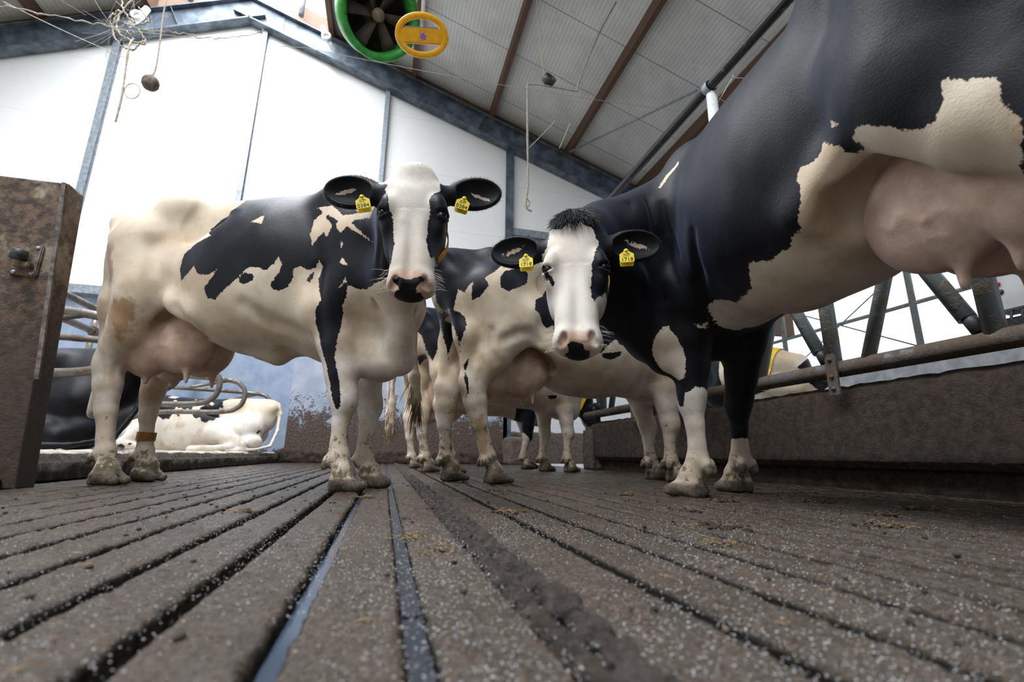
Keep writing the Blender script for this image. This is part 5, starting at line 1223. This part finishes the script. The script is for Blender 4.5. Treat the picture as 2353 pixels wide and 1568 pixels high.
rope('knotted_rope', [(2.158, 5.0, 4.926), (2.20, 5, 5.1), (2.296, 5, 5.38), (2.42, 5, 5.72), (2.546, 5, 6.04), (2.81, 5, 6.62)], .012, 'knotted rope rising from the cross rope to the roof', 'rope', None, 5)
r_ = empty('hanging_ring', (1.77, 5, 5.01)); tag(r_, 'black pipe ring hanging on a thin rope under the roof', 'ring')
RM = Matrix.Translation((1.765, 5.0, 5.01)) @ Matrix.Rotation(math.radians(66), 4, 'X') @ Matrix.Rotation(math.radians(18), 4, 'Y')
m = MB(); m.lathe([(.062, -.05), (.085, -.05), (.085, .05), (.062, .05)], RM, 32, True); loc_build(m, 'ring', MAT['rubber'], r_)
m = MB(); m.tube(bez([(1.70, 5, 5.06), (1.685, 5, 5.2), (1.65, 5, 5.6), (1.607, 5, 6.14), (1.60, 5, 6.9)], 6), .008, 6); loc_build(m, 'rope', MAT['rope'], r_)
# tangle of old rope and cobweb under the left rafter
rr = random.Random(21); m = MB()
for pts, r in (([(-5.2, 5.6, 4.98), (-4.52, 5.6, 4.996), (-4.04, 5.6, 5.0), (-3.5, 5.6, 4.99), (-3.2, 5.55, 4.93)], .008), ([(-3.5, 5.6, 5.11), (-3.42, 5.6, 5.25), (-3.40, 5.6, 5.0), (-3.30, 5.58, 4.88), (-3.10, 5.6, 4.85), (-3.18, 5.6, 5.03), (-3.35, 5.6, 5.08)], .010), ([(-3.18, 5.6, 5.03), (-2.84, 5.6, 5.10), (-2.47, 5.6, 5.12), (-2.1, 5.65, 5.30), (-1.9, 5.7, 5.5)], .006), ([(-3.45, 5.6, 5.6), (-3.40, 5.6, 5.3), (-3.22, 5.6, 5.12), (-3.12, 5.6, 5.2), (-3.25, 5.6, 5.35)], .009), ([(-3.3, 5.6, 5.8), (-3.34, 5.6, 5.4), (-3.45, 5.6, 5.05), (-3.35, 5.6, 4.8), (-3.2, 5.6, 4.75), (-3.12, 5.6, 4.9)], .009)):
    P = bez(pts, 10); m.tube([p + Vector((rr.gauss(0, .006), rr.gauss(0, .01), rr.gauss(0, .006))) for p in P], [r*rr.uniform(.7, 1.3) for _ in P], 7)
tag(m.build('tangled_rope', MAT['rope']), 'tangle of old rope under the left rafter above the brown ball', 'rope')
m = MB()
for i in range(46):
    a = Vector((-3.3 + rr.gauss(0, .16), 5.6, 5.05 + rr.gauss(0, .12))); d = Vector((rr.gauss(0, 1), rr.gauss(0, .3), rr.gauss(0, 1))).normalized(); b = a + d*rr.uniform(.1, .6)
    m.tube([a, (a+b)/2 + Vector((0, 0, -.02)), b], rr.uniform(.0008, .0022), 4, cap=False)
for a, b in (((-1.37, 5.6, 5.27), (4.17, 5.6, 5.54)), ((-3.59, 6.5, 5.51), (-2.16, 6.5, 3.58)), ((-3.3, 5.6, 5.0), (-1.37, 5.6, 5.27)), ((-4.5, 5.6, 5.05), (-3.2, 5.6, 4.6)), ((1.47, 5, 3.9), (1.85, 5, 4.4)), ((2.6, 2.8, 3.3), (3.1, 2.9, 3.5)), ((2.4, 2.8, 3.1), (2.9, 2.7, 2.75)), ((2.42, 2.8, 2.95), (2.75, 2.9, 3.45)), ((1.9, 5.0, 4.0), (2.05, 5.0, 4.4))):
    a, b = Vector(a), Vector(b); m.tube([a + (b-a)*t + Vector((0, 0, -.10*math.sin(math.pi*t)*(b-a).length*.12)) for t in np.linspace(0, 1, 9)], .0045, 4, cap=False)
tag(m.build('cobwebs', MAT['cobweb']), 'dusty cobweb threads hanging about the ropes and the wall', 'cobweb', kind='stuff')
for i, (x, y, z) in enumerate(((-1.70, 8.0, 7.75), (-4.5, 8.0, 7.35))):
    r_ = empty('pulley', (x, y, z)); tag(r_, ('white curtain pulley at the right end of the ridge opening', 'pale curtain pulley at the left end of the ridge opening')[i], 'pulley')
    s = 1 if i == 0 else -1
    m = MB(); m.tube([(x, y, z+.25), (x+.08*s, y, z+.05), (x+.22*s, y, z-.18)], [.05, .06, .04], 10); loc_build(m, 'bracket', MAT['white_pipe'], r_)
    m = MB(); m.lathe([(.05, -.03), (.09, -.03), (.07, 0), (.09, .03), (.05, .03)], Matrix.Translation((x+.1*s, y-.06, z)) @ Matrix.Rotation(math.pi/2, 4, 'X'), 18, True); loc_build(m, 'wheel', MAT['white_pipe'], r_)

# ------------------------------------------------------------------ on the floor
m = MB(); m.prism([(.0295, -.030), (.0525, -.030), (.0515, -.009), (.0305, -.009)], 1, .57, YW-.4); tag(m.build('guide_strip', MAT['steel_strip']), 'long dark steel guide strip lying in the middle floor groove, farther length', 'strip')
m = MB(); m.prism([(.0295, -.030), (.0525, -.030), (.0515, -.011), (.0305, -.011)], 1, -1.0, .565); tag(m.build('guide_strip', MAT['steel_strip']), 'short dark steel guide strip at the near end of the middle floor groove', 'strip')
m = MB(); m.prism([(-.087, -.030), (-.069, -.030), (-.069, -.015), (-.087, -.0165)], 1, -1.0, 3.6); tag(m.build('water_film', (lambda t: t.out((.05, .07, .10), .12, Metallic=.0))(NT('slurry water'))), 'bluish water standing in the groove left of the steel strip', 'water', kind='stuff')
# scraper chain packed with dung
def chain_obj():
    y = .26; i = 0; r = random.Random(5); m = MB(); cl = MB()
    while y < 7.9:
        L = .052 if y < 3.2 else .09
        if y < 3.4:
            for s in (-1, 1):
                cx = .178 + r.gauss(0, .0018); ph = i % 2; P = []
                for t in np.linspace(0, 2*math.pi, 15)[:-1]:
                    a, b = L*.66*math.cos(t), .0105*math.sin(t)
                    P.append(Vector((cx - .010 + (b if ph == 0 else 0) + (.004*s if 0 else 0), y + a, -.010 + (0 if ph == 0 else b))))
            m.tube(P, [.0068*r.uniform(.8, 1.3) for _ in P], 8, closed=True)
        y += L*.86; i += 1
    o = m.build('scraper_chain', _manure('dungy chain', (.05, .04, .033), (.17, .14, .115), .35, 2.0, .5)); tag(o, 'dung packed scraper chain lying in the wide floor groove', 'chain')
    bm = bmesh.new()
    for x0, s0, gap, yy in ((.199, .0150, 1.95, .24), (.168, .0105, 2.3, .245)):
        y = yy
        while y < 7.9:
            s = s0*r.uniform(.7, 1.25); x = x0 + r.gauss(0, .0025)
            mat = Matrix.Translation((x, y, -.004 + r.gauss(0, .0018))) @ Euler((r.uniform(-.4, .4), r.uniform(-.4, .4), r.uniform(-.5, .5))).to_matrix().to_4x4() @ Matrix.Diagonal((s*1.1, s*1.25, s*1.05, 1))
            q = bmesh.ops.create_icosphere(bm, subdivisions=3 if y < 1.8 else 2, radius=1, matrix=mat)
            for v in q['verts']: v.co += (v.co - mat.translation)*(.45*mnoise.fractal(v.co*85, 1, 2, 3))
            y += s*gap*r.uniform(.85, 1.2)
    me = bpy.data.meshes.new('d'); bm.to_mesh(me); bm.free(); me.polygons.foreach_set('use_smooth', [True]*len(me.polygons))
    d = link('packed_dung', me, MAT['dung'], o); d['kind'] = 'stuff'
chain_obj()
# dung crumbs, straw, and lime doubling as wet glints, on the slats
def ico(sub):
    bm = bmesh.new(); bmesh.ops.create_icosphere(bm, subdivisions=sub, radius=1); V = np.array([v.co for v in bm.verts]); F = np.array([[v.index for v in f.verts] for f in bm.faces]); bm.free(); return V, F
def specks(name, C, S, sub, mat, label, cat, rough=0.0, flat=.7):
    """many small rounded grains gathered in one loose mass"""
    V, F = ico(sub); n = len(C); g = np.random.default_rng(len(C)); a = g.uniform(0, 6.28, n)
    X = V[None]*(1 + rough*g.normal(0, 1, (n, len(V), 1)))*S[:, None, None]*np.stack([g.uniform(.7, 1.3, n), g.uniform(.7, 1.3, n), np.full(n, flat)], 1)[:, None]
    x = X[..., 0]*np.cos(a)[:, None] - X[..., 1]*np.sin(a)[:, None]; y = X[..., 0]*np.sin(a)[:, None] + X[..., 1]*np.cos(a)[:, None]
    P = np.stack([x, y, X[..., 2]], -1) + C[:, None]; Q = (F[None] + (np.arange(n)*len(V))[:, None, None]).reshape(-1, 3)
    return tag(link(name, np_mesh(name, P.reshape(-1, 3), Q), mat), label, cat, kind='stuff')
def litter():
    g = np.random.default_rng(9); r = random.Random(9)
    spots = np.array([(.35, 1.35, .020), (.78, 1.02, .030), (1.0, 1.9, .02), (.06, 1.0, .010), (-.35, 1.5, .015), (-.05, 1.9, .015), (1.6, 1.5, .03), (1.9, 1.9, .03), (.62, .82, .012), (.10, .86, .010), (.5, 2.2, .02), (1.45, 1.15, .02), (.9, 1.35, .022), (1.25, 1.6, .03), (1.75, 1.25, .03), (1.2, .95, .02)])
    k = np.repeat(np.arange(len(spots)), 16); C = np.stack([spots[k, 0] + g.normal(0, 1, len(k))*spots[k, 2], spots[k, 1] + g.normal(0, 1, len(k))*spots[k, 2], np.full(len(k), .003)], 1); S = spots[k, 2]*g.uniform(.12, .36, len(k))
    n = 520; C2 = np.stack([g.uniform(-1.3, 2.35, n), g.uniform(.35, 3.6, n), np.full(n, .002)], 1); S2 = g.uniform(.0015, .0055, n)
    specks('dung_crumbs', np.concatenate([C, C2]), np.concatenate([S, S2]), 2, MAT['muck'], 'dark dung crumbs scattered over the grooved floor', 'dung', .10, .6)
    n = 34000; y = .27 + np.minimum(np.abs(g.normal(0, .75, n)), 3); q_ = g.normal(0, .33, n); x = (q_ + .05)*(.65 + y*1.35)
    f = np.array([mnoise.noise(Vector((a*4.5, b*2.5, 3))) for a, b in zip(x, y)]); keep = (f > g.uniform(-.55, .45, n)) & (x > -1.54) & (x < 2.36); x, y = x[keep], y[keep]
    s = g.uniform(.00035, .0009, len(x))*g.choice([1, 1, 1.5], len(x))
    specks('lime_grains', np.stack([x, y, .0012 + s*.4], 1), s, 1, (lambda t: t.out((.50, .50, .52), .25))(NT('lime grain')), 'white lime grains sprinkled over the wet slats', 'lime', .15, .7)  # pale grains multiplied to stand in for glints on the wet floor
    m = MB()
    for i in range(620):
        if i < 300:
            x0, y0, s = spots[i % len(spots)]; x, y = x0 + r.gauss(0, s*1.6), y0 + r.gauss(0, s*1.6)
        else: x, y = r.uniform(-1.3, 2.3), r.uniform(.35, 4.0)
        a = r.uniform(0, 6.28); L = r.uniform(.006, .022)*(1.4 if i < 300 else 1); dz = r.uniform(-.15, .5)*L if i < 300 else 0
        p = Vector((x, y, .003 + abs(dz)*.5)); dv = Vector((math.cos(a)*L, math.sin(a)*L, dz)); m.tube([p - dv/2, p + Vector((0, 0, .001)), p + dv/2], .0006, 4)
    tag(m.build('straw_bits', plain('straw', (.36, .23, .09), .8, .35, 120)), 'short straw bits strewn on the grooved floor', 'straw', kind='stuff')
litter()
